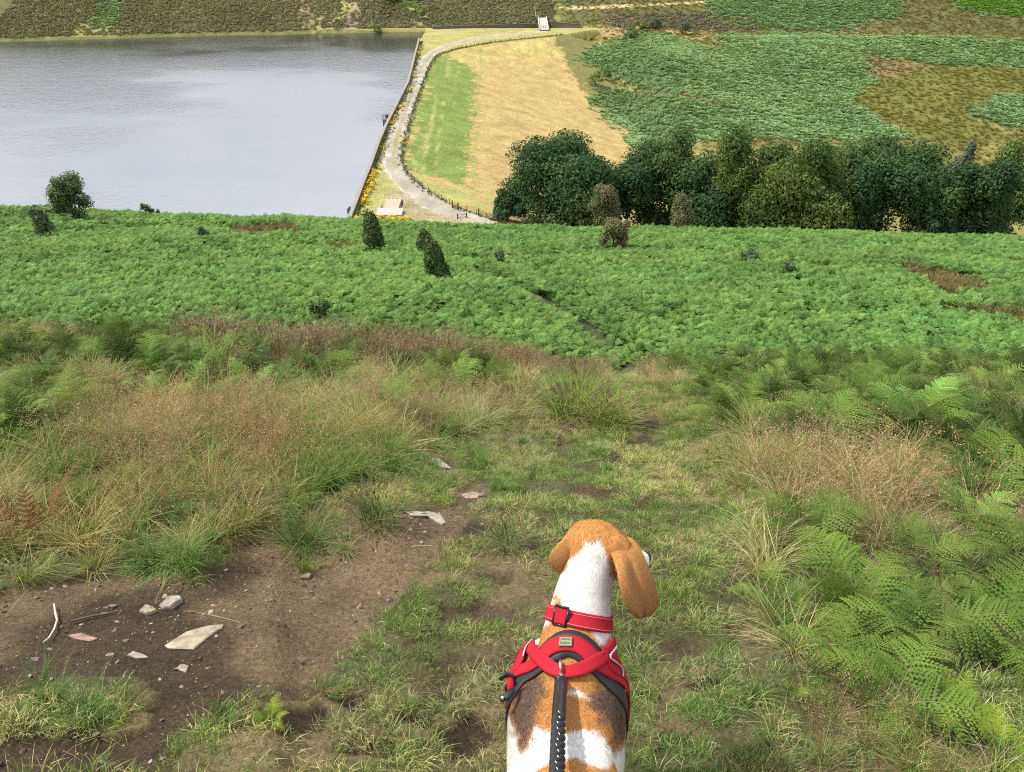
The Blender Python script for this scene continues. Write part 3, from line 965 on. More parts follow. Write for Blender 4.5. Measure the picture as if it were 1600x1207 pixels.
def heather_clump(seed, n=46):
    r = np.random.default_rng(seed)
    a = r.uniform(0, 2 * np.pi, n); z = r.uniform(0.05, 1, n); q = np.sqrt(1 - z * z) * r.uniform(.8, 1.05, n)
    c = np.stack([q * np.cos(a), q * np.sin(a), z * 0.62], -1)
    V = []; Q = []
    for i in range(n):
        nr = c[i] / np.linalg.norm(c[i]) + r.normal(0, .45, 3); nr /= np.linalg.norm(nr)
        x = np.cross(nr, r.normal(0, 1, 3)); x /= np.linalg.norm(x); y = np.cross(nr, x)
        s = r.uniform(.20, .36)
        V += [c[i] - x * s, c[i] - y * s * .8, c[i] + x * s, c[i] + y * s * .8]
        k = r.random()
        colr = np.array([0.130, 0.112, 0.058]) if k < .5 else (np.array([0.150, 0.110, 0.092]) if k < .68 else np.array([0.100, 0.118, 0.045]))
        Q += [colr * r.uniform(.7, 1.35)] * 4
    V = np.array(V)
    return V, np.arange(len(V)).reshape(-1, 4), np.array(Q)

M_HEATHER = foliage("heather_shoots", True, 0.1, 0.8, spec=0.1)
heather_kinds = [pm("heather_%d" % k, heather_clump(80 + k), M_HEATHER) for k in range(3)]
grass_far_kinds = [pm("moor_grass_%d" % k, blades(60, 0.3, 0.75, 0.55, 0.9, 0.06, [(0.22, 0.2, 0.06), (0.3, 0.24, 0.1), (0.15, 0.17, 0.05)], 90 + k, 3), M_GRASS) for k in range(2)]

# ================================================================== SCATTERED GROUND COVER
def rand_rot(n, tilt=0.15, rng=RNG):
    return np.stack([rng.normal(0, tilt, n), rng.normal(0, tilt, n), rng.uniform(0, 2 * np.pi, n)], -1)

def fg_points(dens, y0=0.7, y1=11.8):
    A = 0
    n = int(dens * (2 * 1.6 * (y1 - y0) + 0.88 * (y1 ** 2 - y0 ** 2)))
    u = RNG.random(n)
    # Y distributed by strip width 2*(1.6+0.88*Y)
    yy = np.linspace(y0, y1, 400); wdt = 1.6 + 0.88 * yy; cdf = np.cumsum(wdt); cdf = cdf / cdf[-1]
    Y = np.interp(u, cdf, yy) + RNG.uniform(-.02, .02, n)
    X = RNG.uniform(-1, 1, n) * (1.6 + 0.88 * Y)
    Z = fg_height(X, Y)
    P = np.stack([X, Y, Z], -1)
    px, py = project(P)
    return P, px, py

LAWN = [(600, 745), (690, 690), (790, 660), (880, 655), (960, 660), (945, 600), (940, 560), (975, 560), (1010, 600), (1050, 635), (1110, 680), (1130, 760), (1120, 900), (1170, 1000), (1140, 1240),
        (240, 1240), (300, 1170), (540, 1070), (600, 960), (705, 850), (760, 790)]
HAIR = [[(40, 790), (70, 700), (140, 650), (330, 640), (450, 660), (470, 720), (400, 780), (320, 815), (150, 840), (30, 840)], [(480, 680), (560, 610), (610, 650), (545, 735)],
        [(600, 640), (770, 640), (760, 705), (640, 735)],
        [(1190, 725), (1280, 690), (1450, 715), (1480, 800), (1400, 850), (1250, 800), (1190, 770)],
        [(1430, 870), (1620, 830), (1620, 970), (1500, 970)], [(1190, 1110), (1330, 1040), (1420, 1100), (1350, 1240), (1150, 1240)],
        [(-60, 470), (120, 490), (210, 540), (160, 575), (-60, 560)], [(350, 560), (470, 580), (440, 650), (340, 620)],
        [(780, 560), (1040, 565), (1080, 620), (900, 600), (780, 600)], [(1480, 640), (1560, 640), (1600, 690), (1500, 690)]]
FERNZ = [[(1090, 600), (1200, 570), (1400, 560), (1640, 570), (1640, 770), (1520, 760), (1420, 715), (1250, 695), (1120, 690)],
         [(1180, 860), (1240, 800), (1330, 880), (1420, 850), (1480, 960), (1640, 930), (1640, 1260), (1500, 1260), (1420, 1120), (1230, 1000)],
         [(1440, 740), (1640, 740), (1640, 850), (1480, 850)],
         [(-40, 530), (130, 550), (120, 700), (-40, 730)], [(140, 510), (330, 525), (440, 600), (340, 650), (150, 620)],
         [(460, 560), (560, 560), (570, 620), (470, 630)], [(640, 575), (760, 575), (760, 630), (650, 630)]]
RUSHZ = [[(290, 525), (420, 535), (560, 545), (760, 550), (880, 560), (1040, 572), (1040, 600), (800, 600), (560, 590), (380, 575), (290, 560)]]
TALLZ = [[(-80, 480), (320, 530), (700, 560), (1040, 580), (1100, 600), (1000, 640), (880, 620), (780, 660), (690, 700), (600, 745), (540, 770), (440, 800),
          (380, 850), (300, 890), (130, 900), (-80, 920)],
         [(1090, 600), (1640, 560), (1640, 1240), (1150, 1240), (1190, 1010), (1140, 900), (1150, 760)]]

def jit(px, py, s=1.0):
    k = py / 1000.0
    return (px + (fbm(px / (45 * k), py / (35 * k), 3, 201) - .5) * 110 * k * s, py + (fbm(px / (45 * k) + 33, py / (35 * k), 3, 202) - .5) * 60 * k * s)

def tints(P, sc, amp=0.25, warm=0.15, seed=300):
    a = fbm(P[:, 0] / sc, P[:, 1] / sc, 3, seed) - 0.5
    b = fbm(P[:, 0] / sc + 70, P[:, 1] / sc, 3, seed + 5) - 0.5
    v = 1 + 2 * amp * a + RNG.normal(0, 0.10, len(P))
    w = 2 * warm * b + RNG.normal(0, 0.04, len(P))
    return np.clip(np.stack([v * (1 + w), v, v * (1 - w * 0.8)], -1), 0.35, 2.0)

# short turf
P, px, py = fg_points(300)
sm = soil_mask(px, py)
jx, jy = jit(px, py)
thin = fbm(P[:, 0] / 0.22, P[:, 1] / 0.22, 3, 210)
keep = (sm < 0.15) & (thin > 0.36) & (RNG.random(len(P)) < np.where(anyp(px, py, TALLZ), 0.55, 1.0))
keep |= (sm < 0.6) & (RNG.random(len(P)) < 0.05)
P = P[keep]; px, py = px[keep], py[keep]
dry = fbm(P[:, 0] / 0.45, P[:, 1] / 0.45, 3, 211) - 0.045 + 0.12 * RNG.normal(0, 1, len(P))
idx = np.where(dry > 0.60, 2, np.where(dry > 0.47, 1, 0))
scatter("turf", P, rand_rot(len(P), .25), RNG.uniform(0.42, 0.85, len(P)), idx, tints(P, 0.8, .3, .18) * np.array([1.18, 1.36, 1.12]), lawn_kinds,
        "short green and straw coloured turf on the trodden path", "turf")

# tufts of longer grass
P, px, py = fg_points(70)
sm = soil_mask(px, py); jx, jy = jit(px, py)
tall = anyp(jx, jy, TALLZ) & ~inpoly(px, py, LAWN)
clus = fbm(P[:, 0] / 0.5, P[:, 1] / 0.5, 3, 220)
isl = anyp(px, py, ISLES)
fz = anyp(jx, jy, FERNZ)
keep = (sm < 0.2) & ((tall & (RNG.random(len(P)) < np.where(fz, .25, .75))) | (~tall & (clus > 0.60) & (RNG.random(len(P)) < 0.45)) | (isl & (RNG.random(len(P)) < 0.8)))
P = P[keep]; px, py = px[keep], py[keep]; tall = tall[keep]; isl = isl[keep]
dry = fbm(P[:, 0] / 0.9, P[:, 1] / 0.9, 3, 221) + 0.10 * RNG.normal(0, 1, len(P))
idx = np.where(dry > 0.63, 2, np.where(dry > 0.50, 1, 0)); idx[isl] = 0
nearf = np.interp(P[:, 1], [1.0, 3.2], [.45, 1.0]); sc = nearf * np.where(tall, RNG.uniform(0.7, 1.35, len(P)) * np.interp(P[:, 1], [6, 9], [1, .8]), RNG.uniform(0.35, 0.7, len(P)))
sc[isl] = RNG.uniform(.45, .8, isl.sum())
scatter("long_grass", P, rand_rot(len(P), .22), sc, idx, tints(P, 1.2, .3, .2, 330) * np.array([1.05, 1.14, 1.0]), tuft_kinds,
        "longer tufted grass on the banks either side of the path", "grass")

# hair grass
P, px, py = fg_points(46)
sm = soil_mask(px, py); jx, jy = jit(px, py)
lw = inpoly(px, py, LAWN); hz = anyp(jx, jy, HAIR) & ~lw; tl = anyp(jx, jy, TALLZ) & ~lw
patchy = fbm(P[:, 0] / .55, P[:, 1] / .55, 3, 225)
fz = anyp(jx, jy, FERNZ)
keep = (sm < .2) & ~(fz & (RNG.random(len(P)) < .65)) & ((hz & (patchy > .40) & (RNG.random(len(P)) < .75)) | (tl & (patchy > .5) & (RNG.random(len(P)) < .30)))
P = P[keep]; px, py = px[keep], py[keep]
scatter("hair_grass", P, rand_rot(len(P), .12), RNG.uniform(.6, 1.05, len(P)) * np.interp(P[:, 1], [1, 3, 6, 9], [.5, 1, 1, .7]), RNG.integers(0, 3, len(P)), tints(P, 1.0, .22, .1, 340), hair_kinds,
        "feathery pinkish brown hair grass in seed on the banks", "grass")

# rushes along the brow
P, px, py = fg_points(14)
jx, jy = jit(px, py, .6)
keep = anyp(jx, jy, RUSHZ) & (RNG.random(len(P)) < .95)
keep |= (P[:, 1] > 8.0) & (P[:, 1] < 10.5) & (px > 250) & (RNG.random(len(P)) < 0.25)
keep &= ~inpoly(px, py, LAWN)
P = P[keep]
scatter("brow_rushes", P, rand_rot(len(P), .1), RNG.uniform(.5, .8, len(P)) * np.interp(px[keep], [300, 750, 900], [1.6, 1.4, .9]), RNG.choice([0, 1, 2, 2, 2, 2], len(P)), tints(P, 1.0, .2, .12, 350), rush_kinds,
        "brown tipped rushes and tall grass along the brow of the slope", "rushes")

# bracken on the banks
P, px, py = fg_points(20)
sm = soil_mask(px, py); jx, jy = jit(px, py)
keep = (sm < .2) & anyp(jx, jy, FERNZ) & (fbm(P[:, 0] / .6, P[:, 1] / .6, 2, 226) > np.where(px < 700, .36, .40)) & (RNG.random(len(P)) < .8)
keep |= (P[:, 1] > 7.5) & (px > 1050) & (RNG.random(len(P)) < 0.3)
P = P[keep]
scatter("bank_bracken", P, rand_rot(len(P), .32), RNG.uniform(.5, 1.05, len(P)) * np.interp(P[:, 1], [1.2, 3.5, 7], [.52, .72, .85]), RNG.integers(0, 3, len(P)), tints(P, .6, .38, .2, 360) * RNG.choice([.5, .8, 1.0, 1.2, 1.6], (len(P), 1)), near_fern_kinds,
        "low green bracken mixed with dry grass on the banks", "bracken")

# crumbs of stone on the bare earth
def pebble(seed, n=1):
    r = np.random.default_rng(seed)
    import bmesh
    bm = bmesh.new(); bmesh.ops.create_icosphere(bm, subdivisions=1, radius=1.0)
    for v in bm.verts:
        v.co = Vector((v.co.x * 1.0, v.co.y * .8, v.co.z * .5)) * r.uniform(.75, 1.2)
    me_ = bpy.data.meshes.new("pebble"); bm.to_mesh(me_); bm.free()
    return me_
M_PEB = foliage("stone_crumbs", True, 0.0, 0.9, base=(0.30, 0.25, 0.20), spec=0.2)
peb = [pebble(k) for k in range(4)]
for q in peb: q.materials.append(M_PEB)
P, px, py = fg_points(1000, .7, 6)
sm = soil_mask(px, py)
keep = (sm > .6) & inpoly(px, py, SOIL)
P = P[keep]
s = 0.0018 + 0.011 * RNG.random(len(P)) ** 7 + 0.003 * RNG.random(len(P))
scatter("gravel", P, rand_rot(len(P), .5), s, RNG.integers(0, 4, len(P)), tints(P, .3, .45, .15, 370) * np.where(RNG.random((len(P), 1)) < .62, np.array([.42, .36, .28]) * RNG.uniform(.5, 1.2, (len(P), 1)), RNG.uniform(.5, 1.3, (len(P), 1))), peb,
        "small stone crumbs strewn over the bare brown earth", "gravel")

# dry stalks lying about
strawk = [pm("stalk_%d" % k, blades(3, .10, .24, .05, 2.6, .0020, STRAW[:3], 400 + k, 4), M_GRASS) for k in range(3)]
P, px, py = fg_points(2.5, .8, 8)
scatter("dry_stalks", P, rand_rot(len(P), .35), RNG.uniform(.5, 1.1, len(P)), RNG.integers(0, 3, len(P)), np.ones((len(P), 3)), strawk,
        "loose dry straw stalks lying in the turf", "straw")

# ---- the bracken slope
n = 125000
Y = 11 + (102 - 11) * np.sqrt(RNG.random(n) * 0.985 + 0.015)
X = RNG.uniform(-1, 1, n) * (0.84 * Y + 6)
dens = np.interp(Y, [11, 25, 50, 100], [1.0, 0.8, 0.40, 0.27])
Z = height(X, Y); P = np.stack([X, Y, Z], -1); px, py = project(P)
jx = px + (fbm(X / 2, Y / 3, 3, 230) - .5) * 40; jy = py + (fbm(X / 2 + 8, Y / 3, 3, 231) - .5) * 20
OPEN = [[(1385, 402), (1440, 420), (1500, 432), (1560, 462), (1500, 472), (1430, 442)], [(1440, 484), (1620, 498), (1620, 510), (1450, 492)],
        [(330, 356), (450, 350), (480, 366), (360, 372)], [(480, 388), (550, 386), (560, 396), (480, 398)], [(885, 500), (912, 505), (975, 552), (950, 562), (905, 530)]]
TROD = [(740, 424), (800, 450), (860, 480), (900, 505), (940, 540), (960, 565)]
td, ts = polydist(px, py * 1.6, [(a, b * 1.6) for a, b in TROD])
keep = (RNG.random(n) < dens) & ~anyp(jx, jy, OPEN) & (td > 11)
keep &= fbm(X / 1.6, Y / 1.6, 2, 233) > 0.20
P = P[keep]; X, Y = X[keep], Y[keep]
scl = np.interp(Y, [11, 15, 30, 90], [0.34, 0.46, 0.62, 0.86]) * RNG.uniform(.7, 1.25, len(P)) * (.72 + .55 * fbm(X / 5, Y / 5, 2, 236))
tn_ = tints(P, 9.0, .20, .10, 380) * tints(P, 1.8, .28, .05, 385) * np.array([1.20, 1.34, 1.62])
scatter("slope_bracken", P, rand_rot(len(P), .16), scl, RNG.integers(0, 4, len(P)), tn_, mid_fern_kinds,
        "dense green bracken covering the slope above the reservoir", "bracken")
# grass in the open places of the slope
n = 16000
Y = RNG.uniform(15, 100, n); X = RNG.uniform(-1, 1, n) * (0.84 * Y + 6)
P = np.stack([X, Y, height(X, Y)], -1); px, py = project(P)
k = anyp(px, py, OPEN[:4]) & (RNG.random(n) < .7)
P = P[k]
scatter("slope_grass", P, rand_rot(len(P), .15), RNG.uniform(.5, 1.0, len(P)), RNG.integers(0, 2, len(P)), tints(P, 4, .2, .15, 390) * np.array([.72, .66, .7]), grass_far_kinds,
        "brownish grass in the gaps between the bracken", "grass")

# ---- far bracken, heather and rough grass
n = 150000
X = RNG.uniform(-280, 380, n); Y = RNG.uniform(270, 545, n)
Z = height(X, Y); P = np.stack([X, Y, Z], -1); px, py = project(P)
ins = (px > -60) & (px < 1660) & (py > -60)
X, Y, P, px, py = X[ins], Y[ins], P[ins], px[ins], py[ins]
jx = px + (fbm(X / 6, Y / 9, 3, 240) - .5) * 44 + RNG.normal(0, 7, len(px)); jy = py + (fbm(X / 6 + 8, Y / 9, 3, 241) - .5) * 18 + RNG.normal(0, 2.2, len(px))
isfar = anyp(jx, jy, BRACK_FAR)
k = isfar & (RNG.random(len(P)) < .95)
Pf = P[k]
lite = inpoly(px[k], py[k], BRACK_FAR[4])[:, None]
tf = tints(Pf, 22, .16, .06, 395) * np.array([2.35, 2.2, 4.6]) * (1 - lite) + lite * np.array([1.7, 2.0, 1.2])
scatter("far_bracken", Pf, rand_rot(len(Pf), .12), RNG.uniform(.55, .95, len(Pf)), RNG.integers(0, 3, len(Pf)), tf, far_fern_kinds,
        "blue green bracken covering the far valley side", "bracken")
left = (X < 25) & (Z[ins] > WATER_Z + 1.6) & ~isfar & (Y > 430)
scar = anyp(jx, jy, [[(455, -10), (470, -10), (500, 40), (490, 55), (478, 40)], [(535, 0), (565, 0), (560, 45), (545, 55), (535, 45)], [(520, 0), (545, 0), (540, 30), (525, 30)],
                     [(475, 40), (530, 12), (540, 18), (490, 58)], [(640, 5), (665, 5), (662, 40), (645, 40)], [(115, 40), (160, 20), (190, 45), (180, 58), (110, 58)],
                     [(650, 38), (900, 36), (900, 60), (650, 62)]])
scar &= RNG.random(len(P)) < .72
k = left & ~scar & (dam_z(X, Y) < Z[ins] - .3) & (RNG.random(len(P)) < .75)
Ph = P[k]
hz_ = inpoly(px, py, HEATHR) & (RNG.random(len(P)) < .5) & (X > 20) & (RNG.random(len(P)) < .6)
Ph = np.concatenate([Ph, P[hz_]])
scatter("far_heather", Ph, rand_rot(len(Ph), .12), RNG.uniform(.75, 1.5, len(Ph)), RNG.integers(0, 3, len(Ph)), tints(Ph, 20, .25, .12, 397) * np.array([1.6, 1.6, 1.45]), heather_kinds,
        "dark purple brown heather on the far bank", "heather")
fieldp = inpoly(px, py, FIELD)
k = (~isfar) & (X > 15) & ~fieldp & (dam_z(X, Y) < Z[ins] - .2) & (RNG.random(len(P)) < .40)
Pg = P[k]
scatter("far_grass", Pg, rand_rot(len(Pg), .15), RNG.uniform(.7, 1.5, len(Pg)), RNG.integers(0, 2, len(Pg)), tints(Pg, 16, .2, .12, 398) * np.array([.85, .85, .55]), grass_far_kinds,
        "olive moor grass on the far valley side", "grass")

# ================================================================== TREES AND SHRUBS
M_BARK = plain("bark", (0.075, 0.06, 0.045), 0.9, var=0.4, scale=6, bumpd=0.02, spec=0.1)
M_LEAF = foliage("tree_leaves", False, 0.2, 0.6, spec=0.08)

def leaf_cloud(lobes, n, size, cols, seed, up=0.25, shell=(0.72, 1.04), droop=0.0, skip=0.8):
    r = np.random.default_rng(seed)
    Lc = np.array([l[0] for l in lobes]); Lr = np.array([l[1] for l in lobes])
    vol = (Lr ** 2).mean(1); pick = r.choice(len(lobes), int(n * 2.2), p=vol / vol.sum())
    d = r.normal(0, 1, (len(pick), 3)); d /= np.linalg.norm(d, axis=1)[:, None]
    d[:, 2] = np.where(d[:, 2] < -0.5, -d[:, 2], d[:, 2])
    P = Lc[pick] + d * Lr[pick] * r.uniform(*shell, (len(pick), 1))
    inside = np.zeros(len(P), bool)
    for k in range(len(lobes)):
        q = (((P - Lc[k]) / Lr[k]) ** 2).sum(1)
        inside |= (q < 0.55) & (pick != k)
    keep = ~inside | (r.random(len(P)) > skip)
    # holes where clumps part
    hn = fbm(P[:, 0] / (size * 7) + P[:, 1] / (size * 9), P[:, 2] / (size * 6) + seed, 3, seed)
    keep &= hn > 0.20
    P, d, pick = P[keep][:n], d[keep][:n], pick[keep][:n]
    m = len(P)
    nr = d * 0.8 + r.normal(0, .42, (m, 3)) + np.array([0, 0, up]); nr /= np.linalg.norm(nr, axis=1)[:, None]
    x = np.cross(nr, r.normal(0, 1, (m, 3))); x /= np.linalg.norm(x, axis=1)[:, None]
    x[:, 2] -= droop; x /= np.linalg.norm(x, axis=1)[:, None]
    y = np.cross(nr, x)
    s = size * r.uniform(.6, 1.3, (m, 1))
    V = np.stack([P - x * s, P - y * s * .55 + nr * s * .12, P + x * s, P + y * s * .55 + nr * s * .12], 1).reshape(-1, 3)
    cols = np.array(cols)
    base = cols[pick % len(cols)] * r.uniform(.75, 1.3, (m, 1))
    return V, np.arange(len(V)).reshape(-1, 4), np.repeat(base, 4, 0)

def crown_lobes(c, R, nl, seed, lobe=(0.26, 0.5), low=-0.85, cone=0.0):
    r = np.random.default_rng(seed); out = []
    for k in range(nl):
        z = r.uniform(low, 0.95); a = k * 2.399 + r.normal(0, .3); q = math.sqrt(max(0, 1 - z * z))
        f = r.uniform(.46, .82)
        l = r.uniform(*lobe)
        tp = 1 - cone * (z + 1) / 2; q *= tp
        out.append((np.array(c) + np.array([math.cos(a) * q, math.sin(a) * q, z]) * np.array(R) * f, np.array(R) * l * np.array([.5 + .5 * tp, .5 + .5 * tp, .85])))
    out.append((np.array(c), np.array(R) * .55))
    return out

def tree(name, base, h, width, cols, label, cat, nleaf, leaf, seed, nl=16, group=None, low_crown=0.10, droop=0.0, lean=(0, 0), lobe=(0.26, 0.5),
         depth=None, up=.25, shell=(.72, 1.04), cone=0.0, inner=0.0):
    base = np.array(base, float)
    root = empty(name, tuple(base), label, cat, group)
    ch = h * (1 - low_crown)
    R = (width / 2 * .98, (depth or width) / 2 * .98, ch / 2)
    c = (lean[0] * .5, lean[1] * .5, h * low_crown + ch / 2)
    lobes = crown_lobes(c, R, nl, seed, lobe, cone=cone)
    if lean[0]:
        lobes = [(p + np.array([lean[0], lean[1], 0]) * (p[2] / h - .5), rr) for p, rr in lobes]
    V, F, Cc = leaf_cloud(lobes, nleaf, leaf, cols, seed, up, shell, droop)
    if inner:
        V, F, Cc = join([(V, F, Cc), leaf_cloud(lobes, int(nleaf * inner), leaf * 1.25, cols, seed + 77, up, (.25, .75), droop, 0.0)])
    link("crown", mesh_np("crown", V, F, M_LEAF, Cc), root)
    mb = MB()
    tr = max(0.02 * h, 0.03)
    top = Vector((c[0], c[1], h * .75))
    mb.tube([(0, 0, -0.6), (0, 0, h * .12), top * .5, top], [tr * 1.4, tr, tr * .7, tr * .2], 7)
    rr_ = np.random.default_rng(seed + 9)
    for p, q in lobes[:7]:
        st = Vector((c[0] * .4, c[1] * .4, h * rr_.uniform(.15, .45)))
        en = Vector(p)
        mb.tube([st, st.lerp(en, .5) + Vector((0, 0, h * .03)), en], [tr * .55, tr * .35, tr * .1], 5)
    mb.build("trunk", M_BARK, root, True)
    return root

SYC = [(0.050, 0.098, 0.034), (0.060, 0.112, 0.038), (0.040, 0.082, 0.032)]
LIME = [(0.092, 0.142, 0.034), (0.075, 0.125, 0.034), (0.112, 0.160, 0.038)]
MIXD = [(0.066, 0.115, 0.036), (0.080, 0.125, 0.038), (0.052, 0.098, 0.034)]
BIRCH = [(0.11, 0.14, 0.10), (0.13, 0.155, 0.11)]

def far_tree(name, px, top, wpx, Yd, cols, label, n, seed, sink=0.0, **k):
    r = ray(px, top); t = Yd / r[1]; P = r * t + np.array([0, 0, CAM_H])
    gz = float(height(P[0:1], np.array([Yd]))[0])
    w = wpx * 1.12 / FPX * t; n = int(n * 1.9); k.setdefault('low_crown', -0.14); k.setdefault('inner', .55); k.setdefault('shell', (.70, 1.2)); k.setdefault('lobe', (.20, .46))
    return tree(name, (P[0], Yd, gz), P[2] - gz, w, cols, label, "tree", n, k.pop("leaf", 0.36), seed, group=k.pop("group", "trees in the valley below the dam"), **k)

far_tree("sycamore_tree", 872, 214, 190, 172, SYC, "broad dark sycamore at the left end of the tree belt, against the hay field", 11000, 1, nl=20)
far_tree("sycamore_tree", 792, 288, 52, 168, SYC, "low dark tree at the very left foot of the tree belt", 2600, 2, nl=8)
far_tree("ash_tree", 905, 272, 100, 160, MIXD, "lighter small tree in front of the broad left sycamore", 3500, 3, nl=10)
far_tree("sycamore_tree", 988, 240, 110, 176, SYC, "shorter dark tree between the left sycamore and the tall central tree", 6000, 4, nl=14)
far_tree("beech_tree", 1062, 192, 170, 180, MIXD, "tall dark olive tree rising highest left of the belt's middle", 11000, 5, nl=20)
far_tree("sycamore_tree", 1105, 262, 110, 168, SYC, "dark bushy tree below the tall olive tree", 5000, 6, nl=12)
far_tree("lime_tree", 1168, 206, 110, 170, LIME, "narrow yellow green tree left of the big drooping one", 7000, 7, nl=14, droop=.6)
far_tree("lime_tree", 1262, 202, 190, 166, LIME, "big yellowish green tree with drooping boughs in the belt's middle", 14000, 8, nl=24, droop=.7)
far_tree("sycamore_tree", 1412, 206, 175, 170, SYC, "large dark green tree right of the big yellowish one", 11000, 9, nl=22)
far_tree("birch_tree", 1512, 204, 62, 176, BIRCH, "feathery grey green tree rising between two dark trees on the right", 5000, 10, nl=9, leaf=.28)
far_tree("sycamore_tree", 1562, 236, 140, 166, SYC, "dark spreading tree at the right edge of the belt", 9000, 11, nl=18)
far_tree("lime_tree", 1604, 214, 110, 180, LIME, "pale olive tree behind the spreading tree at the right edge", 6000, 12, nl=12)
far_tree("sycamore_tree", 1345, 262, 80, 162, SYC, "small dark tree tucked between the two largest crowns on the right", 3500, 13, nl=9)
far_tree("sycamore_tree", 1470, 285, 70, 160, MIXD, "low shrubby tree in front of the gap with pale ground", 2000, 14, nl=8)

def slope_tree(name, px, top, bot, wpx, cols, label, n, seed, leaf=.11, **k):
    g = ground_at(px, bot + 2)
    if g[1] > 91:
        r = ray(px, bot + 2); X_ = r[0] / r[1] * 89.0
        g = np.array([X_, 89.0, float(height(np.array([X_]), np.array([89.0]))[0])])
    r = ray(px, top); t = g[1] / r[1]; P = r * t + np.array([0, 0, CAM_H])
    w = wpx / FPX * t
    return tree(name, (P[0], g[1], g[2]), P[2] - g[2], w, cols, label, k.pop("cat", "tree"), int(n * 1.2), leaf * .9, seed, group="young trees and bushes on the bracken slope", shell=(.4, 1.22), lobe=(.24, .48), inner=.2,
                low_crown=k.pop("low_crown", -.08), **k)

GREY = [(0.135, 0.18, 0.085), (0.11, 0.155, 0.072)]
DKG = [(0.085, 0.135, 0.045), (0.105, 0.15, 0.05)]
ROW = [(0.165, 0.165, 0.075), (0.145, 0.155, 0.068), (0.18, 0.15, 0.08)]
slope_tree("round_bush", 96, 275, 346, 66, DKG, "round dense dark bush standing out against the water on the far left", 5200, 31, .15, nl=16)
slope_tree("leaning_willow", 62, 314, 372, 40, GREY, "small grey willow leaning left beside the round dark bush", 2600, 32, .13, cone=.62, nl=8, lean=(-1.2, 0), droop=.5)
slope_tree("small_shrub", 226, 313, 338, 22, DKG, "little shrub poking above the brow against the water", 700, 33, .12, nl=5)
slope_tree("small_shrub", 245, 322, 338, 9, DKG, "tiniest twig shrub just right of the little shrub on the brow", 220, 34, .10, nl=3)
slope_tree("grey_sapling", 312, 349, 375, 22, GREY, "faint grey sapling below the brow, left of the purple heather", 900, 35, .10, cone=.62, nl=5)
slope_tree("tall_sapling", 577, 317, 396, 42, DKG, "tall dark sapling on the brow in front of the concrete slab", 4200, 36, .13, cone=.62, nl=9, droop=.3)
slope_tree("grey_sapling", 661, 350, 400, 40, GREY, "soft grey sapling behind the leaning dark one in mid slope", 2600, 37, .12, cone=.62, nl=8, droop=.4)
slope_tree("leaning_sapling", 682, 357, 444, 44, DKG, "dark bushy sapling, widest at its foot, in the middle of the bracken", 4200, 38, .11, cone=.62, nl=10, lean=(-.5, 0))
slope_tree("rowan_bush", 948, 285, 352, 62, ROW, "rounded brownish green rowan in front of the dark trees", 4800, 39, .14, nl=13)
slope_tree("rowan_bush", 962, 328, 392, 52, ROW, "brownish bush just below the rounded rowan, down in the bracken", 4200, 40, .12, nl=12)
slope_tree("rowan_bush", 1068, 304, 352, 58, ROW, "cone shaped brownish bush on the brow right of the two rowans", 3600, 41, .14, cone=.62, nl=10)
slope_tree("dark_shrub", 497, 463, 505, 32, DKG, "small dark shrub alone in the near bracken", 1800, 42, .07, nl=7)
slope_tree("grey_sapling", 780, 382, 418, 18, GREY, "thin faint sapling right of the dark bushy sapling", 700, 43, .09, nl=4)
slope_tree("grey_sapling", 1237, 402, 432, 26, GREY, "small grey green sapling in the bracken on the right", 1100, 44, .09, nl=5)
slope_tree("grey_sapling", 1172, 384, 414, 26, GREY, "sparse wispy sapling left of the grey green one on the right", 600, 45, .09, nl=4)

def far_bush(px, bot, wpx, hpx, cols, label, seed, n=700):
    g = ground_at(px, bot)
    ax = g[1] * CP - (g[2] - CAM_H) * SP
    return tree("bush", tuple(g), hpx / FPX * ax, wpx / FPX * ax, cols, label, "bush", n, .45, seed, nl=7, group="bushes on the far valley side", low_crown=.0)
SILV = [(0.13, 0.165, 0.085), (0.11, 0.145, 0.08)]
BRT = [(0.21, 0.25, 0.06), (0.17, 0.22, 0.055)]
far_bush(988, 60, 28, 16, SILV, "silvery round bush on top of the bracken mound", 51)
far_bush(1000, 46, 20, 18, BRT, "yellow green bush left of the silvery one below the upper track", 52)
far_bush(1023, 46, 24, 18, SILV, "silvery bush right of the yellow green one below the upper track", 53)
far_bush(1070, 55, 24, 22, SILV, "grey green bush standing alone in the pale grass strip", 54)
far_bush(590, 52, 18, 16, BRT, "bright green bush at the water's edge on the far bank", 55)
far_bush(660, 30, 18, 18, BRT, "yellow green bush up the bank above the end of the dam", 56)
far_bush(930, 134, 26, 22, BRT, "pale scrubby bush at the right edge of the hay field", 57)
far_bush(948, 126, 16, 18, [(0.15, 0.2, 0.06)], "smaller green bush beside the pale scrubby one", 58)
far_bush(612, 3, 30, 14, [(0.13, 0.19, 0.09)], "green bush high on the far bank left of the dam end", 59)

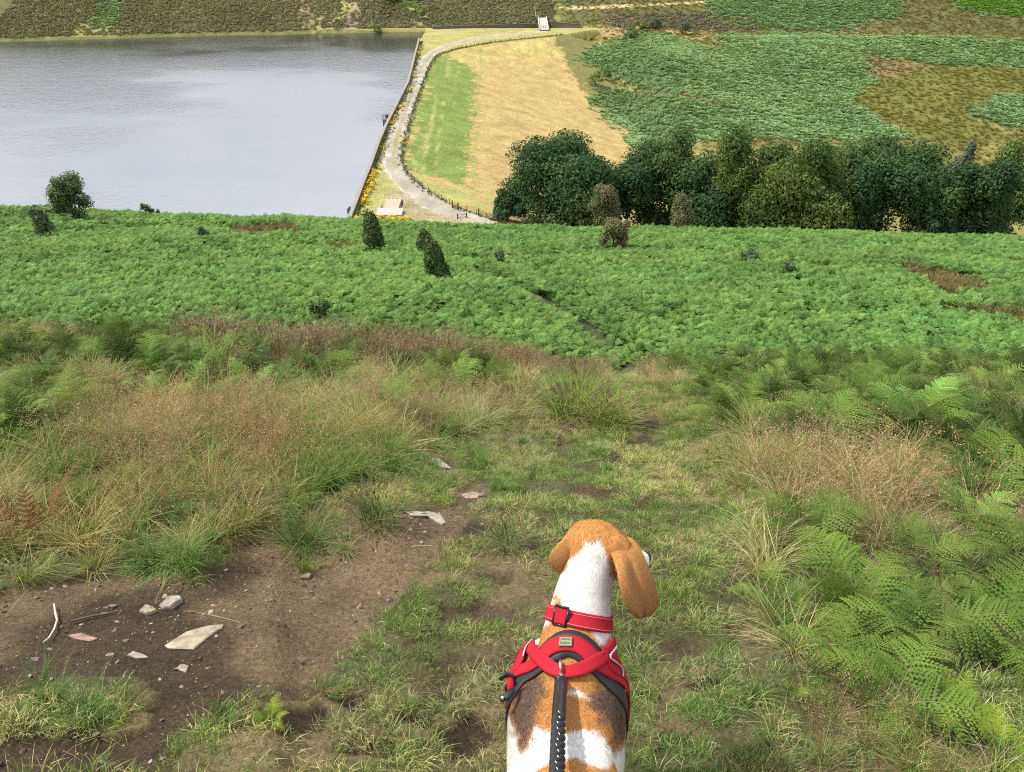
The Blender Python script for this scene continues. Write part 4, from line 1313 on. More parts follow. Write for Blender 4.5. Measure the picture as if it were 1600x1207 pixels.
# ================================================================== DAM FURNITURE
M_STONE = plain("wall_stone", (0.135, 0.115, 0.095), 0.9, var=0.5, scale=1.6, bumpd=0.06, spec=0.2)
M_COPE = plain("coping_stone", (0.26, 0.23, 0.19), 0.85, var=0.35, scale=1.5, bumpd=0.03, spec=0.2)
M_CONC = plain("pale_concrete", (0.37, 0.32, 0.245), 0.85, var=0.12, scale=1.2, spec=0.2)
M_CONC2 = plain("bleached_concrete", (0.40, 0.365, 0.32), 0.85, var=0.12, scale=1.2, spec=0.2)
M_WOOD = plain("weathered_wood", (0.12, 0.095, 0.07), 0.85, var=0.4, scale=8, spec=0.2)
M_DARK = plain("dark_metal", (0.03, 0.03, 0.032), 0.5, var=0.2, scale=5)
M_WHITE = plain("white_paint", (0.58, 0.56, 0.53), 0.5, var=0.1, scale=5)
M_BLUE = plain("blue_paint", (0.03, 0.14, 0.26), 0.4, var=0.2, scale=3)

def ribbon_wall(mb, pts, z0, z1, th, off=0.0):
    n = len(pts); L = []; R = []
    for i, (x, y) in enumerate(pts):
        a = pts[max(i - 1, 0)]; b = pts[min(i + 1, n - 1)]
        dx, dy = b[0] - a[0], b[1] - a[1]; q = math.hypot(dx, dy); nx, ny = dy / q, -dx / q
        L.append((x - nx * th / 2 + nx * off, y - ny * th / 2 + ny * off)); R.append((x + nx * th / 2 + nx * off, y + ny * th / 2 + ny * off))
    V = [];
    for i in range(n):
        V += [(*L[i], z0), (*R[i], z0), (*R[i], z1), (*L[i], z1)]
    F = []
    for i in range(n - 1):
        a, b = i * 4, i * 4 + 4
        F += [(a + 1, b + 1, b + 2, a + 2), (a + 2, b + 2, b + 3, a + 3), (a + 3, b + 3, b, a), (a, b, b + 1, a + 1)]
    F += [(0, 1, 2, 3), tuple(len(V) - 4 + k for k in (3, 2, 1, 0))]
    mb.add(V, F)

def dense(pts, step):
    out = []
    for (x0, y0), (x1, y1) in zip(pts[:-1], pts[1:]):
        m = max(1, int(math.hypot(x1 - x0, y1 - y0) / step))
        out += [(x0 + (x1 - x0) * k / m, y0 + (y1 - y0) * k / m) for k in range(m)]
    return out + [pts[-1]]

w0 = WALL[0]
wall = empty("parapet_wall", (w0[0], w0[1], CREST_Z), "long dark stone parapet wall between the reservoir and the dam track", "wall")
wp = dense([(x - w0[0], y - w0[1]) for x, y in WALL], 4)
mb = MB(); ribbon_wall(mb, wp, -6.0, 1.05, .7); mb.build("wall_face", M_STONE, wall)
mb = MB(); ribbon_wall(mb, wp, 1.053, 1.25, .85); mb.build("coping", M_COPE, wall)

f0 = FENCE[0]
fence = empty("wire_fence", (f0[0], f0[1], CREST_Z), "post and wire fence between the dam track and the hay field", "fence")
fp = dense([(x - f0[0], y - f0[1]) for x, y in FENCE], 1.5)
pmesh = MB(); pmesh.tube([(0, 0, -.3), (0, 0, 1.15)], [.09, .08], 6); pme = pmesh.mesh("post", M_WOOD)
for i in range(0, len(fp), 2):
    link("post", pme, fence, (fp[i][0], fp[i][1], 0))
mb = MB()
for hz_k in (.45, .8, 1.08): mb.tube([(x, y, hz_k) for x, y in fp], .012, 3, cap=False)
mb.build("wire", M_DARK, fence)

def on_crest(px, py, dz=0.0):
    x, y = crest_xy([(px, py)], dz)[0]
    return Vector((x, y, CREST_Z + dz))

# concrete slab
root_p = on_crest(608, 325)
slab = empty("concrete_slab", tuple(root_p), "pale T-shaped concrete slab on the grass at the near end of the dam", "slab")
def prism(corners, h, m, nm, par, z0=-0.5):
    P = [on_crest(*c) - root_p for c in corners]
    mb = MB(); V = [(p.x, p.y, z0) for p in P] + [(p.x, p.y, h) for p in P]; k = len(P)
    F = [tuple(range(k - 1, -1, -1)), tuple(range(k, 2 * k))] + [(i, (i + 1) % k, k + (i + 1) % k, k + i) for i in range(k)]
    mb.add(V, F); return mb.build(nm, m, par)
prism([(599, 329), (623, 329), (628, 313), (604, 313)], .55, M_CONC, "upper_slab", slab)
prism([(588, 341), (628, 341), (630.5, 330), (590, 330)], .75, M_CONC2, "lower_slab", slab)
for q in (608, 614, 621):
    c = on_crest(q, 314.2) - root_p
    mb = MB(); mb.box((c.x, c.y, .56), (.55, .25, .03)); mb.build("drain_slot", M_DARK, slab)

# little boat by the wall
bx = along(549, 326, 1.0) - np.array([0, 0, CAM_H]); bt = (WATER_Z + .25 - CAM_H) / bx[2]
bp = bx * bt
boat = empty("rowing_boat", (bp[0], bp[1], WATER_Z), "small blue boat lying at the foot of the wall behind the tall sapling", "boat", rz=math.radians(68))
def hull(n=10, L=3.2, W=.62, top=.55, inset=0.0):
    V = []; F = []
    for i in range(n):
        t = i / (n - 1); w = W * math.sin(math.pi * min(.5, .12 + t * .55)) * (1 - max(0, t - .45) ** 2 * 3.0); w = max(w, .03) - inset
        x = (t - .5) * L; rise = .25 * max(0, t - .5) ** 2
        V += [(x, -w, top + rise), (x, -w * .8, .1), (x, 0, -.12 + rise), (x, w * .8, .1), (x, w, top + rise)]
    for i in range(n - 1):
        for k in range(4): a = i * 5 + k; F.append((a, a + 1, a + 6, a + 5))
    return V, F
V, F = hull(); mb = MB(); mb.add(V, F); mb.add(V[:5], [(0, 1, 2, 3, 4)]); o = mb.build("hull", M_BLUE, boat)
md = o.modifiers.new("thickness", 'SOLIDIFY'); md.thickness = .05
mb = MB(); mb.box((.7, 0, .5), (1.3, .7, .04)); mb.build("foredeck", plain("light_blue", (.30, .48, .62), .4), boat)
for q in (-.9, -.1):
    mb = MB(); mb.box((q, 0, .42), (.25, .9, .04)); mb.build("thwart", M_WOOD, boat)

# draw-off platform
pp = on_crest(609, 186)
plat = empty("draw_off_platform", tuple(pp), "small stone platform with railing projecting from the parapet into the water", "platform")
mb = MB(); mb.box((-1.0, 0, -3.2), (2.4, 2.6, 6.2)); mb.build("pier", M_STONE, plat)
mb = MB(); mb.box((-1.0, 0, .05), (2.8, 3.0, .25)); mb.build("deck", M_COPE, plat)
for x in (-2.3, .3):
    for y in (-1.4, 1.4):
        mb = MB(); mb.box((x, y, .75), (.09, .09, 1.15)); mb.build("rail_post", M_DARK, plat)
for x0, y0, sx, sy in ((-1, -1.4, 2.6, .06), (-1, 1.4, 2.6, .06), (-2.3, 0, .06, 2.8)):
    for z in (.75, 1.25):
        mb = MB(); mb.box((x0, y0, z), (sx, sy, .06)); mb.build("rail", M_DARK, plat)
mb = MB(); mb.box((-.9, .2, .75), (.9, .9, 1.1)); mb.build("winding_gear", plain("rusty_iron", (.12, .07, .05), .8), plat)
gm_ = empty("gauge_mast", (pp.x - 1.6, pp.y + 3.2, CREST_Z - 1.0), "thin pale mast with cups beside the stone platform", "mast")
mb = MB(); mb.tube([(0, 0, -2), (0, 0, 3.6)], .06, 6); mb.build("pole", M_WHITE, gm_)
mb = MB(); mb.tube([(-.8, 0, 3.3), (.8, 0, 3.5)], .05, 5); mb.build("crossarm", M_WHITE, gm_)
for q in (-.8, .8):
    mb = MB(); mb.tube([(q, 0, 3.2), (q, 0, 3.45), (q, 0, 3.75)], [.1, .24, .08], 8); mb.build("cup", M_WHITE, gm_)

# gates at the near end
def gate(a_px, b_px, label, h=1.25, bars=4):
    a, b = on_crest(*a_px), on_crest(*b_px)
    g = empty("field_gate", tuple(a), label, "gate")
    d = b - a
    for t in (0, 1):
        mb = MB(); mb.box((d.x * t, d.y * t, h * .5 + .1), (.26, .26, h + .5)); mb.build("gate_post", M_WOOD, g)
    for k in range(bars):
        z = .25 + k * (h - .25) / (bars - 1)
        mb = MB(); mb.tube([(d.x * .02, d.y * .02, z), (d.x * .98, d.y * .98, z)], .05, 5); mb.build("bar", M_WOOD, g)
    mb = MB(); mb.tube([(d.x * .05, d.y * .05, .25), (d.x * .95, d.y * .95, h)], .04, 5); mb.build("brace", M_WOOD, g)
    return g
gate((748, 337), (776, 346), "long wooden field gate beside the dark tree at the track end")
gate((707, 325), (716, 329), "short wooden gate post pair at the corner of the hay field", 1.4, 3)
gate((715, 342), (729, 340), "low wooden rail beside the track end above the bracken", .8, 2)

# spillway walls, footbridge and pole at the far end
def far_wall(p0, p1, h, label, th=.8):
    a, b = ground_at(*p0), ground_at(*p1)
    w = empty("retaining_wall", tuple(a), label, "wall")
    mb = MB(); pts = dense([(0, 0), (b[0] - a[0], b[1] - a[1])], 5)
    ribbon_wall(mb, pts, -3, h, th); mb.build("wall_face", M_STONE, w)
    mb = MB(); ribbon_wall(mb, pts, h + .003, h + .25, th + .2); mb.build("coping", M_STONE, w)
far_wall((676, 46), (838, 42), 1.2, "dark stone retaining wall behind the far end of the dam, left of the footbridge")
far_wall((858, 41), (905, 44), 2.2, "dark stone retaining wall at the far end of the dam, right of the footbridge")

b0, b1 = Vector(ground_at(850, 49)), Vector(ground_at(847, 30))
br = empty("footbridge", tuple(b0), "pale footbridge ramp with low white sides at the far end of the dam", "footbridge")
d = b1 - b0; L = Vector((d.x, d.y, 0)).length; ang = math.atan2(d.y, d.x); sl = math.atan2(d.z, L)
rot = Matrix.Rotation(ang, 3, 'Z') @ Matrix.Rotation(-sl, 3, 'Y')
mid = d * .5
mb = MB(); mb.box((mid.x, mid.y, mid.z + .55), (d.length, 4.6, .4), rot); mb.build("deck", M_CONC2, br)
for sg in (-1, 1):
    off = rot @ Vector((0, sg * 2.45, 0))
    mb = MB(); mb.box((mid.x + off.x, mid.y + off.y, mid.z + .95), (d.length, .28, 1.1), rot); mb.build("side_wall", M_WHITE, br)
pt, pb = Vector(ground_at(838, 29)), None
pole = empty("white_pole", tuple(pt), "tall white pole leaning left at the far end of the footbridge", "pole")
mb = MB(); mb.tube([(0, 0, -.5), (-1.1, 0, 6.4)], [.22, .16], 8); mb.build("shaft", M_WHITE, pole)
mb = MB(); mb.tube([(0, 0, -.2), (0, 0, .9)], [.4, .36], 8); mb.build("base_sleeve", M_DARK, pole)

# ragwort, verge tufts
def flower_clump(seed, yellow=True):
    r = np.random.default_rng(seed)
    a = blades(30, .25, .6, .3, .5, .05, [(0.10, 0.14, 0.04), (0.15, 0.17, .05)], seed, 2)
    if not yellow: return a
    n = 26; c = np.stack([r.normal(0, .26, n), r.normal(0, .26, n), r.uniform(.4, .75, n)], -1)
    V = []
    for i in range(n):
        s = r.uniform(.06, .13)
        V += [c[i] + (-s, 0, 0), c[i] + (0, -s, .03), c[i] + (s, 0, 0), c[i] + (0, s, .03)]
    V = np.array(V)
    return join([a, (V, np.arange(len(V)).reshape(-1, 4), np.repeat(np.array([(0.72, 0.50, 0.02)]) * r.uniform(.7, 1.2, (n, 1)), 4, 0))])
M_VERGE = foliage("verge_plants", True, 0.2, 0.6)
vk = [pm("ragwort_0", flower_clump(500), M_VERGE), pm("ragwort_1", flower_clump(501), M_VERGE), pm("verge_0", flower_clump(502, False), M_VERGE)]
pts = []; ids = []
wd = dense(WALL, .5)
for (x, y) in wd:
    dens_ = 1.0 if y < 225 else .45
    gate_n = vnoise(np.array([y / 9.0]), np.array([1.0]), 7)[0]
    if random.random() < dens_:
        pts.append((x + .8 + abs(random.gauss(0, .9)), y)); ids.append(random.choice([0, 1]) if gate_n > (.45 if y < 225 else .80) else 2)
    if random.random() < .5: pts.append((x + .8 + min(2.0, abs(random.gauss(0, .9))), y)); ids.append(2)
for (x, y) in dense(FENCE, .5):
    pts.append((x + random.gauss(0, .45), y + random.gauss(0, .3)))
    ids.append(random.choice([0, 1]) if (vnoise(np.array([y / 6.0]), np.array([x / 6.0]), 8)[0] > .80) else 2)
for k in range(60):
    c = on_crest(random.uniform(586, 640), random.uniform(341, 347)); pts.append((c.x, c.y)); ids.append(random.choice([0, 1, 2]))
pts = np.array(pts)
Pv = np.stack([pts[:, 0], pts[:, 1], height(pts[:, 0], pts[:, 1])], -1)
scatter("verge_flowers", Pv, rand_rot(len(Pv), .1), RNG.uniform(.7, 1.3, len(Pv)), ids, tints(Pv, 5, .2, .1, 399), vk,
        "rough grass and yellow ragwort along the wall and fence", "flowers")

# ================================================================== PEOPLE ON THE DAM
M_PERSON = plain("clothes_and_skin", (1, 1, 1), .8, var=.08, scale=3, attr=True)
def remeshed(mb, vox, smooth=6):
    me_ = mb.mesh("tmp", None)
    o = bpy.data.objects.new("tmp", me_); COL.objects.link(o)
    m1 = o.modifiers.new("r", 'REMESH'); m1.mode = 'VOXEL'; m1.voxel_size = vox
    m2 = o.modifiers.new("s", 'SMOOTH'); m2.iterations = smooth; m2.factor = .5
    dg = bpy.context.evaluated_depsgraph_get()
    out = bpy.data.meshes.new_from_object(o.evaluated_get(dg))
    bpy.data.objects.remove(o); bpy.data.meshes.remove(me_)
    return out

def person(pos, rz, label, top, legs, hair=(.05, .035, .025), stride=.12, bend=.1):
    mb = MB()
    mb.tube([(0, 0, .86), (0, 0, 1.0), (0, .01, 1.2), (0, .02, 1.40), (0, .02, 1.47)], [.13, .145, .155, .17, .08], 12, flat=.66)
    mb.tube([(0, .02, 1.42), (0, .03, 1.54)], .055, 8)
    mb.tube([(0, .03, 1.50), (0, .045, 1.56), (0, .05, 1.63), (0, .045, 1.70), (0, .04, 1.745)], [.05, .085, .098, .085, .03], 12)
    mb.tube([(0, .13, 1.615), (0, .155, 1.595)], [.025, .018], 6)
    for s in (-1, 1):
        mb.tube([(s * .09, 0, .92), (s * .10, s * stride * .4 + .03, .50), (s * .10, s * stride, .08)], [.095, .068, .045], 8)
        mb.tube([(s * .10, s * stride - .05, .05), (s * .10, s * stride + .16, .035)], [.045, .035], 6)
        mb.tube([(s * .17, .02, 1.40), (s * .25, -.02, 1.14), (s * .24, bend, .92)], [.062, .048, .036], 8)
        mb.tube([(s * .24, bend, .92), (s * .235, bend + .03, .80)], [.042, .028], 6)
        mb.tube([(s * .095, .04, 1.60), (s * .105, .04, 1.66)], .022, 5)
    me_ = remeshed(mb, .022, 4)
    n = len(me_.vertices); co = np.zeros(n * 3, np.float32); me_.vertices.foreach_get("co", co); co = co.reshape(-1, 3)
    z = co[:, 2]
    c = np.tile(np.array(legs), (n, 1))
    c[z > .93] = top
    arm = (np.abs(co[:, 0]) > .19) & (z < .93); c[arm] = (.42, .25, .18)
    c[z > 1.46] = (.42, .25, .18)
    c[(z > 1.66) | ((z > 1.54) & (co[:, 1] < .03))] = hair
    c[z < .07] = (.03, .03, .03)
    at_ = me_.color_attributes.new("Col", 'FLOAT_COLOR', 'POINT')
    cc = np.ones((n, 4), np.float32); cc[:, :3] = c; at_.data.foreach_set("color", cc.ravel())
    me_.materials.append(M_PERSON); me_.name = "person"
    me_.polygons.foreach_set("use_smooth", np.ones(len(me_.polygons), bool))
    return tag(link("person", me_, None, pos, (0, 0, rz)), label, "person", "people out on the dam")

def stand(px, py):
    p = on_crest(px, py); p.z = float(height(np.array([p.x]), np.array([p.y]))[0]); return tuple(p)
person(stand(597, 327), 2.2, "person in a white top and cap standing left of the concrete slab", (.75, .75, .74), (.035, .035, .04), (.7, .7, .68), .05, .12)
person(stand(629, 324), 2.6, "person in dark clothes standing right of the concrete slab", (.05, .045, .05), (.03, .03, .035), stride=.05)
person(stand(643, 145), .1, "person in dark clothes walking a dog along the dam track", (.03, .03, .035), (.05, .05, .06), stride=.25)
for k, (q, lb) in enumerate(((846.5, "leftmost of three people standing at the near end of the footbridge"), (849.5, "middle one of three people standing at the near end of the footbridge"),
                             (852.5, "rightmost of three people standing at the near end of the footbridge"))):
    person(tuple(Vector(ground_at(q, 47.5)) + Vector((0, 0, .78))), 1.5 + k, lb, ((.05, .05, .06), (.03, .03, .03), (.06, .05, .06))[k], (.03, .03, .04), stride=.06)

def small_dog(pos, rz, label):
    mb = MB()
    mb.tube([(-.30, 0, .42), (-.15, 0, .44), (.1, 0, .43), (.25, 0, .46), (.3, 0, .50)], [.07, .105, .115, .12, .07], 10)
    mb.tube([(.25, 0, .50), (.36, 0, .63)], [.08, .065], 8)
    mb.tube([(.33, 0, .66), (.40, 0, .67), (.48, 0, .64), (.56, 0, .62)], [.06, .075, .05, .03], 8)
    for s in (-1, 1):
        mb.tube([(.22, s * .07, .42), (.22, s * .07, .22), (.23, s * .07, .02)], [.05, .035, .025], 6)
        mb.tube([(-.25, s * .07, .42), (-.18, s * .07, .27), (-.29, s * .07, .15), (-.26, s * .07, .02)], [.075, .045, .028, .025], 6)
        mb.tube([(.37, s * .06, .70), (.36, s * .08, .76)], [.03, .012], 5)
    mb.tube([(-.32, 0, .44), (-.45, 0, .50), (-.55, 0, .60)], [.03, .022, .01], 6)
    me_ = remeshed(mb, .018, 3); me_.materials.append(plain("black_coat", (.02, .02, .022), .6)); me_.name = "walked_dog"
    return tag(link("walked_dog", me_, None, pos, (0, 0, rz)), label, "dog")
small_dog(stand(639.5, 144.5), 2.4, "small black dog being walked on the dam track")

# ================================================================== STONES, STICKS, NOTABLE PLANTS ON THE PATH
import bmesh
def rock_mesh(seed, flat, sub=3, angular=.35):
    r = np.random.default_rng(seed)
    bm = bmesh.new(); bmesh.ops.create_icosphere(bm, subdivisions=sub, radius=1)
    planes = [(Vector(r.normal(0, 1, 3)).normalized(), r.uniform(.30, .62)) for _ in range(11)]
    for v in bm.verts:
        p = v.co.copy()
        for n_, d_ in planes:
            e = p.dot(n_) - d_
            if e > 0: p -= n_ * e
        p *= 1 + .06 * (float(fbm(np.array([p.x * 3 + seed]), np.array([p.y * 3 + p.z * 2]), 3, seed)[0]) - .5)
        v.co = (p.x, p.y, p.z * flat)
    me_ = bpy.data.meshes.new("stone"); bm.to_mesh(me_); bm.free()
    return me_
def stone_mat(nm, c): return plain(nm, c, .9, var=.55, scale=22, bumpd=.008, spec=.2)
M_S = [stone_mat("stone_pale", (.32, .265, .195)), stone_mat("stone_grey", (.30, .26, .215)), stone_mat("stone_brown", (.27, .19, .14)), stone_mat("stone_pink", (.27, .195, .15))]
STONES = [  # px, py, width px, height ratio, material, flatness, rotation, label
    (302, 992, 92, .42, 0, .16, .5, "largest stone, a long pale flat slab sunk in the bare earth"),
    (268, 938, 36, .5, 1, .55, .4, "pointed grey brown stone right of the pale one at the back of the bare earth"),
    (230, 949, 28, .6, 0, .5, 0., "pale wedge shaped stone left of the pointed one at the back of the bare earth"),
    (479, 897, 20, .8, 0, .7, .3, "pale angular stone under the grass tuft at the top of the bare earth"),
    (474, 929, 14, .8, 1, .7, 1.0, "small grey stone just below the pale angular one"),
    (473, 1027, 21, .8, 3, .6, .2, "reddish angular stone on the right of the bare earth"),
    (470, 1037, 14, .6, 2, .4, .9, "small brown stone touching the reddish angular one"),
    (434, 962, 10, .8, 1, .6, .9, "small lone stone right of the pale slab"),
    (668, 804, 66, .35, 1, .22, -.15, "broad flat grey stone at the top of the worn channel"),
    (737, 771, 32, .5, 3, .35, .1, "pinkish flat stone beside the channel, farther up than the broad flat one"),
    (752, 769, 16, .6, 1, .4, .6, "little grey stone touching the pinkish flat stone"),
    (688, 720, 40, .4, 1, .2, -.3, "flat stone half hidden in grass farthest up the channel"),
    (284, 1040, 24, .6, 0, .35, .3, "broken pale stone below the long flat slab"),
    (212, 1018, 34, .5, 1, .4, -.2, "dark edged stone left below the long flat slab"),
    (289, 1142, 19, .8, 3, .4, .7, "pinkish stone by itself near the bottom of the bare earth"),
    (249, 1118, 13, .7, 0, .4, .1, "pale chip beside the grass island"),
    (52, 1022, 16, .6, 0, .5, .2, "pale stone at the left side of the bare earth"),
    (125, 990, 42, .35, 2, .15, .1, "brown slab nearly buried left of the long pale one"),
    (880, 829, 26, .5, 1, .2, .2, "flat stone in the turf just left of the dog's head"),
    (349, 775, 13, .8, 2, .6, .4, "small brown stone among the roots on the left bank"),
    (257, 891, 13, .7, 2, .6, .2, "dark little stone below the left bank ferns"),
    (150, 945, 11, .7, 0, .5, .2, "leftmost pebble of the small heap"), (160, 953, 13, .7, 0, .5, .9, "lowest pebble of the small heap"),
    (163, 943, 11, .7, 1, .5, .5, "middle pebble of the small heap"), (173, 940, 14, .7, 1, .5, .1, "topmost pebble of the small heap"),
    (178, 950, 11, .7, 0, .5, 1.2, "pebble second from the right in the small heap"), (187, 948, 9, .7, 0, .5, 0, "rightmost pebble of the small heap"),
    (374, 972, 22, .6, 2, .25, .5, "dull brown flake lying right of the long pale slab"),
    (195, 993, 15, .5, 0, .3, .2, "pale flake above the dark edged stone"), (150, 1147, 12, .7, 1, .5, 0, "small stone in the lower grass island"),
]
SLABS = {0: [(254, 1004), (290, 982), (322, 973), (348, 971), (345, 978), (322, 992), (300, 1010), (262, 1009)],
         8: [(634, 796), (665, 794), (688, 799), (697, 812), (690, 816), (668, 806), (640, 802)],
         9: [(720, 769), (740, 765), (752, 768), (744, 776), (728, 775)], 11: [(670, 712), (684, 712), (706, 728), (694, 729), (674, 720)],
         12: [(268, 1042), (281, 1033), (294, 1034), (289, 1045), (276, 1040)], 17: [(104, 988), (125, 984), (150, 993), (138, 997), (112, 993)],
         1: [(248, 944), (262, 931), (281, 928), (285, 935), (268, 947), (255, 949)], 2: [(216, 953), (227, 942), (238, 946), (245, 951), (228, 956)],
         13: [(195, 1019), (205, 1013), (222, 1017), (231, 1023), (212, 1024)], 18: [(866, 826), (880, 824), (895, 832), (880, 835)]}
def slab_stone(outline, thick, seed):
    r = np.random.default_rng(seed)
    P = []
    for i in range(len(outline)):
        a, b = outline[i], outline[(i + 1) % len(outline)]
        for t in (0, .5):
            g_ = ground_at(a[0] + (b[0] - a[0]) * t + r.normal(0, .5), a[1] + (b[1] - a[1]) * t + r.normal(0, .4))
            P.append(Vector((g_[0], g_[1], g_[2] - .02)))
    c = sum(P, Vector()) / len(P)
    n_ = len(P)
    V = [p - c + Vector((0, 0, -.02)) for p in P] + [(p - c) * .99 + Vector((0, 0, thick * (.55 + r.uniform(-.15, .15)))) for p in P] + \
        [(p - c) * .88 + Vector((0, 0, thick * (1 + r.uniform(-.15, .15)))) for p in P] + [(p - c) * .45 + Vector((0, 0, thick * (1.05 + r.uniform(-.12, .12)))) for p in P] + [Vector((0, 0, thick * 1.06))]
    F = [(k_ * n_ + i, k_ * n_ + (i + 1) % n_, (k_ + 1) * n_ + (i + 1) % n_, (k_ + 1) * n_ + i) for k_ in range(3) for i in range(n_)]
    F += [(3 * n_ + i, 3 * n_ + (i + 1) % n_, 4 * n_) for i in range(n_)]
    mb_ = MB(); mb_.add(V, F); return mb_, c
for k, (sx, sy, w, hr, mi, fl, rz, lb) in enumerate(STONES):
    if k in SLABS:
        mb_, c_ = slab_stone(SLABS[k], {1: .020, 2: .015}.get(k, .006), 800 + k)
        tag(mb_.build("stone", M_S[mi], None, False, loc=tuple(c_)), lb, "stone", "stones lying on the path")
        continue
    g = ground_at(sx, sy + 1)
    ax = g[1] * CP - (g[2] - CAM_H) * SP
    half = w / 2 / FPX * ax
    me_ = rock_mesh(700 + k, 1.0, 3)
    me_.materials.append(M_S[mi])
    dep = min(1.0, hr * 1.5)
    o = link("stone", me_, None, (g[0], g[1], g[2] - .022 * float(soil_mask(np.array([sx * 1.0]), np.array([sy * 1.0]))[0]) + half * fl * .15), (.0, -.0, rz), (half * 1.08, half * dep * 1.05, half * fl))
    o.rotation_euler = (-.39, 0, rz * .6)
    tag(o, lb, "stone", "stones lying on the path")

def ground_curve(pp, lift):
    out = []
    for q in pp:
        g = ground_at(*q); out.append(Vector((g[0], g[1], g[2] - .015 + lift)))
    return out
mb = MB(); mb.tube(ground_curve([(84, 943), (86, 957), (89, 968), (84, 983), (76, 996), (67, 1003)], .012), [.003, .004, .004, .0035, .003, .002], 6)
tag(mb.build("twig", plain("bleached_wood", (.55, .47, .36), .8, var=.15, scale=60), None, True), "bleached bent twig lying on the earth at the far left", "twig")
mb = MB(); mb.tube(ground_curve([(110, 968), (145, 960), (165, 957), (195, 950)], .006), [.003, .004, .0035, .002], 6)
tag(mb.build("twig", M_WOOD, None, True), "thin brown root crossing the earth by the pebble heap", "twig")

# ferns that stand out
M_FERN = foliage("fern_fronds", False, .28, .5, spec=.1)
M_FERN_Y = foliage("young_fern_fronds", False, .35, .5, spec=.1)
def frond_obj(L, e0, e1, seed, tint, mat, npair=13, npin=8, wide=.30, tipc=.25):
    d_ = frond(L, npair, npin, seed, e0, e1, wide=wide, tipc=tipc)
    return mesh_np("frond", d_[0], d_[1], mat, d_[2] * np.array(tint))
FK = {"green": [frond_obj(.64, 80, -28, 1, (1.15, 1.12, 1.0), M_FERN), frond_obj(.56, 72, -10, 2, (1.0, 1.02, 1.0), M_FERN), frond_obj(.70, 84, -40, 3, (1.25, 1.2, 1.0), M_FERN)],
      "dark": [frond_obj(.5, 76, 0, 4, (.72, .85, .9), M_FERN), frond_obj(.45, 80, -20, 5, (.8, .9, .9), M_FERN)],
      "young": [frond_obj(.40, 80, -5, 6, (1.9, 1.7, .95), M_FERN_Y, tipc=.6), frond_obj(.34, 74, 15, 7, (1.7, 1.6, .9), M_FERN_Y, tipc=.6)]}
FERNS = [ # px, py(base), kind, scale, fronds, label
    (742, 728, "dark", .55, 5, "dark drooping fern hanging over the channel beside the flat stones"),
    (262, 812, "dark", .60, 5, "deep green fern at the back edge of the bare earth"),
    (205, 770, "young", .75, 4, "pale yellow green fern standing in the pink grass on the left"),
    (330, 842, "dark", .55, 4, "dark fern low under the left bank, right of the deep green one"),
    (515, 612, "green", .85, 6, "blue green fern in the middle of the left bank"),
    (700, 625, "green", .95, 6, "spreading fern near the brow left of the rush clumps"),
    (715, 655, "young", .7, 3, "small yellow green fern below the spreading one near the brow"),
    (1262, 850, "green", .75, 6, "upright fern by itself at the right edge of the turf"),
    (1345, 985, "green", .95, 7, "largest arching fern in the middle of the right bank"),
    (1260, 985, "young", .6, 4, "bright fern at the path edge left of the largest arching one"),
    (1210, 950, "green", .6, 4, "feathery fern nearest the path on the right bank"),
    (1430, 880, "green", .75, 5, "fern standing above the largest one on the right bank"),
    (1555, 1010, "green", .85, 6, "fern half cut off by the right edge at mid height"),
    (1500, 1130, "young", .7, 6, "bright yellow green fern low on the right bank"),
    (1395, 1110, "green", .7, 6, "fern hanging down below the largest arching one"),
    (1570, 1190, "young", .65, 5, "bright fern in the bottom right corner"),
    (1530, 760, "green", .8, 6, "fern at the far right edge above the brown grass"),
    (1290, 700, "green", .9, 6, "arching fern above the brown grass patch on the right"),
    (1150, 672, "green", .85, 6, "first fern right of the path near the brow"),
    (1420, 690, "green", .9, 6, "fern in the thick of the right bank, below the brow"),
    (60, 660, "green", .95, 6, "green fern at the far left edge above the pink grass"),
    (240, 590, "green", .9, 6, "fern on the upper left bank below the brow"),
    (100, 600, "green", .9, 6, "fern on the left bank above the green one at the far left edge"),
    (330, 640, "green", .8, 6, "fern just above the middle of the pink grass on the left"),
    (160, 700, "young", .7, 4, "yellow tinged fern at the left end of the pink grass"),
    (430, 625, "dark", 1.0, 6, "dark green fern left of the blue green one in the left bank"),
    (600, 650, "green", .8, 5, "fern between the blue green one and the spreading one"),
    (1340, 640, "green", .9, 6, "fern just under the brow above the arching one on the right"),
    (1580, 650, "green", .9, 6, "fern just under the brow at the far right edge"),
    (1440, 1010, "green", .9, 6, "broad fern right of the largest arching one"),
    (1320, 1080, "green", .8, 5, "fern drooping over the turf below the largest arching one"),
    (1590, 900, "green", .9, 6, "fern cut by the right edge above the brown grass tuft"),
    (352, 1128, "dark", .30, 4, "little upright dark fern growing out of the bare earth"),
    (425, 1128, "young", .34, 6, "low yellow green fern tuft on the turf at the bottom"),
    (1240, 1085, "young", .32, 3, "tiny fern sprig in the turf below the right bank"),
]
for k, (fx, fy, kd, s, nf_, lb) in enumerate(FERNS):
    g = ground_at(fx, fy)
    s *= float(np.interp(g[1], [1.4, 3.5, 7], [.68, .85, .95]))
    root = empty("bracken_fern", (g[0], g[1], g[2] - .01), lb, "fern", "ferns that stand out on the banks")
    rr = random.Random(900 + k)
    for j in range(nf_):
        a = 2 * math.pi * j / nf_ + rr.uniform(-.4, .4)
        o = link("frond", rr.choice(FK[kd]), root, (0, 0, 0), (rr.gauss(0, .12), rr.gauss(0, .12), a), s * rr.uniform(.8, 1.2))

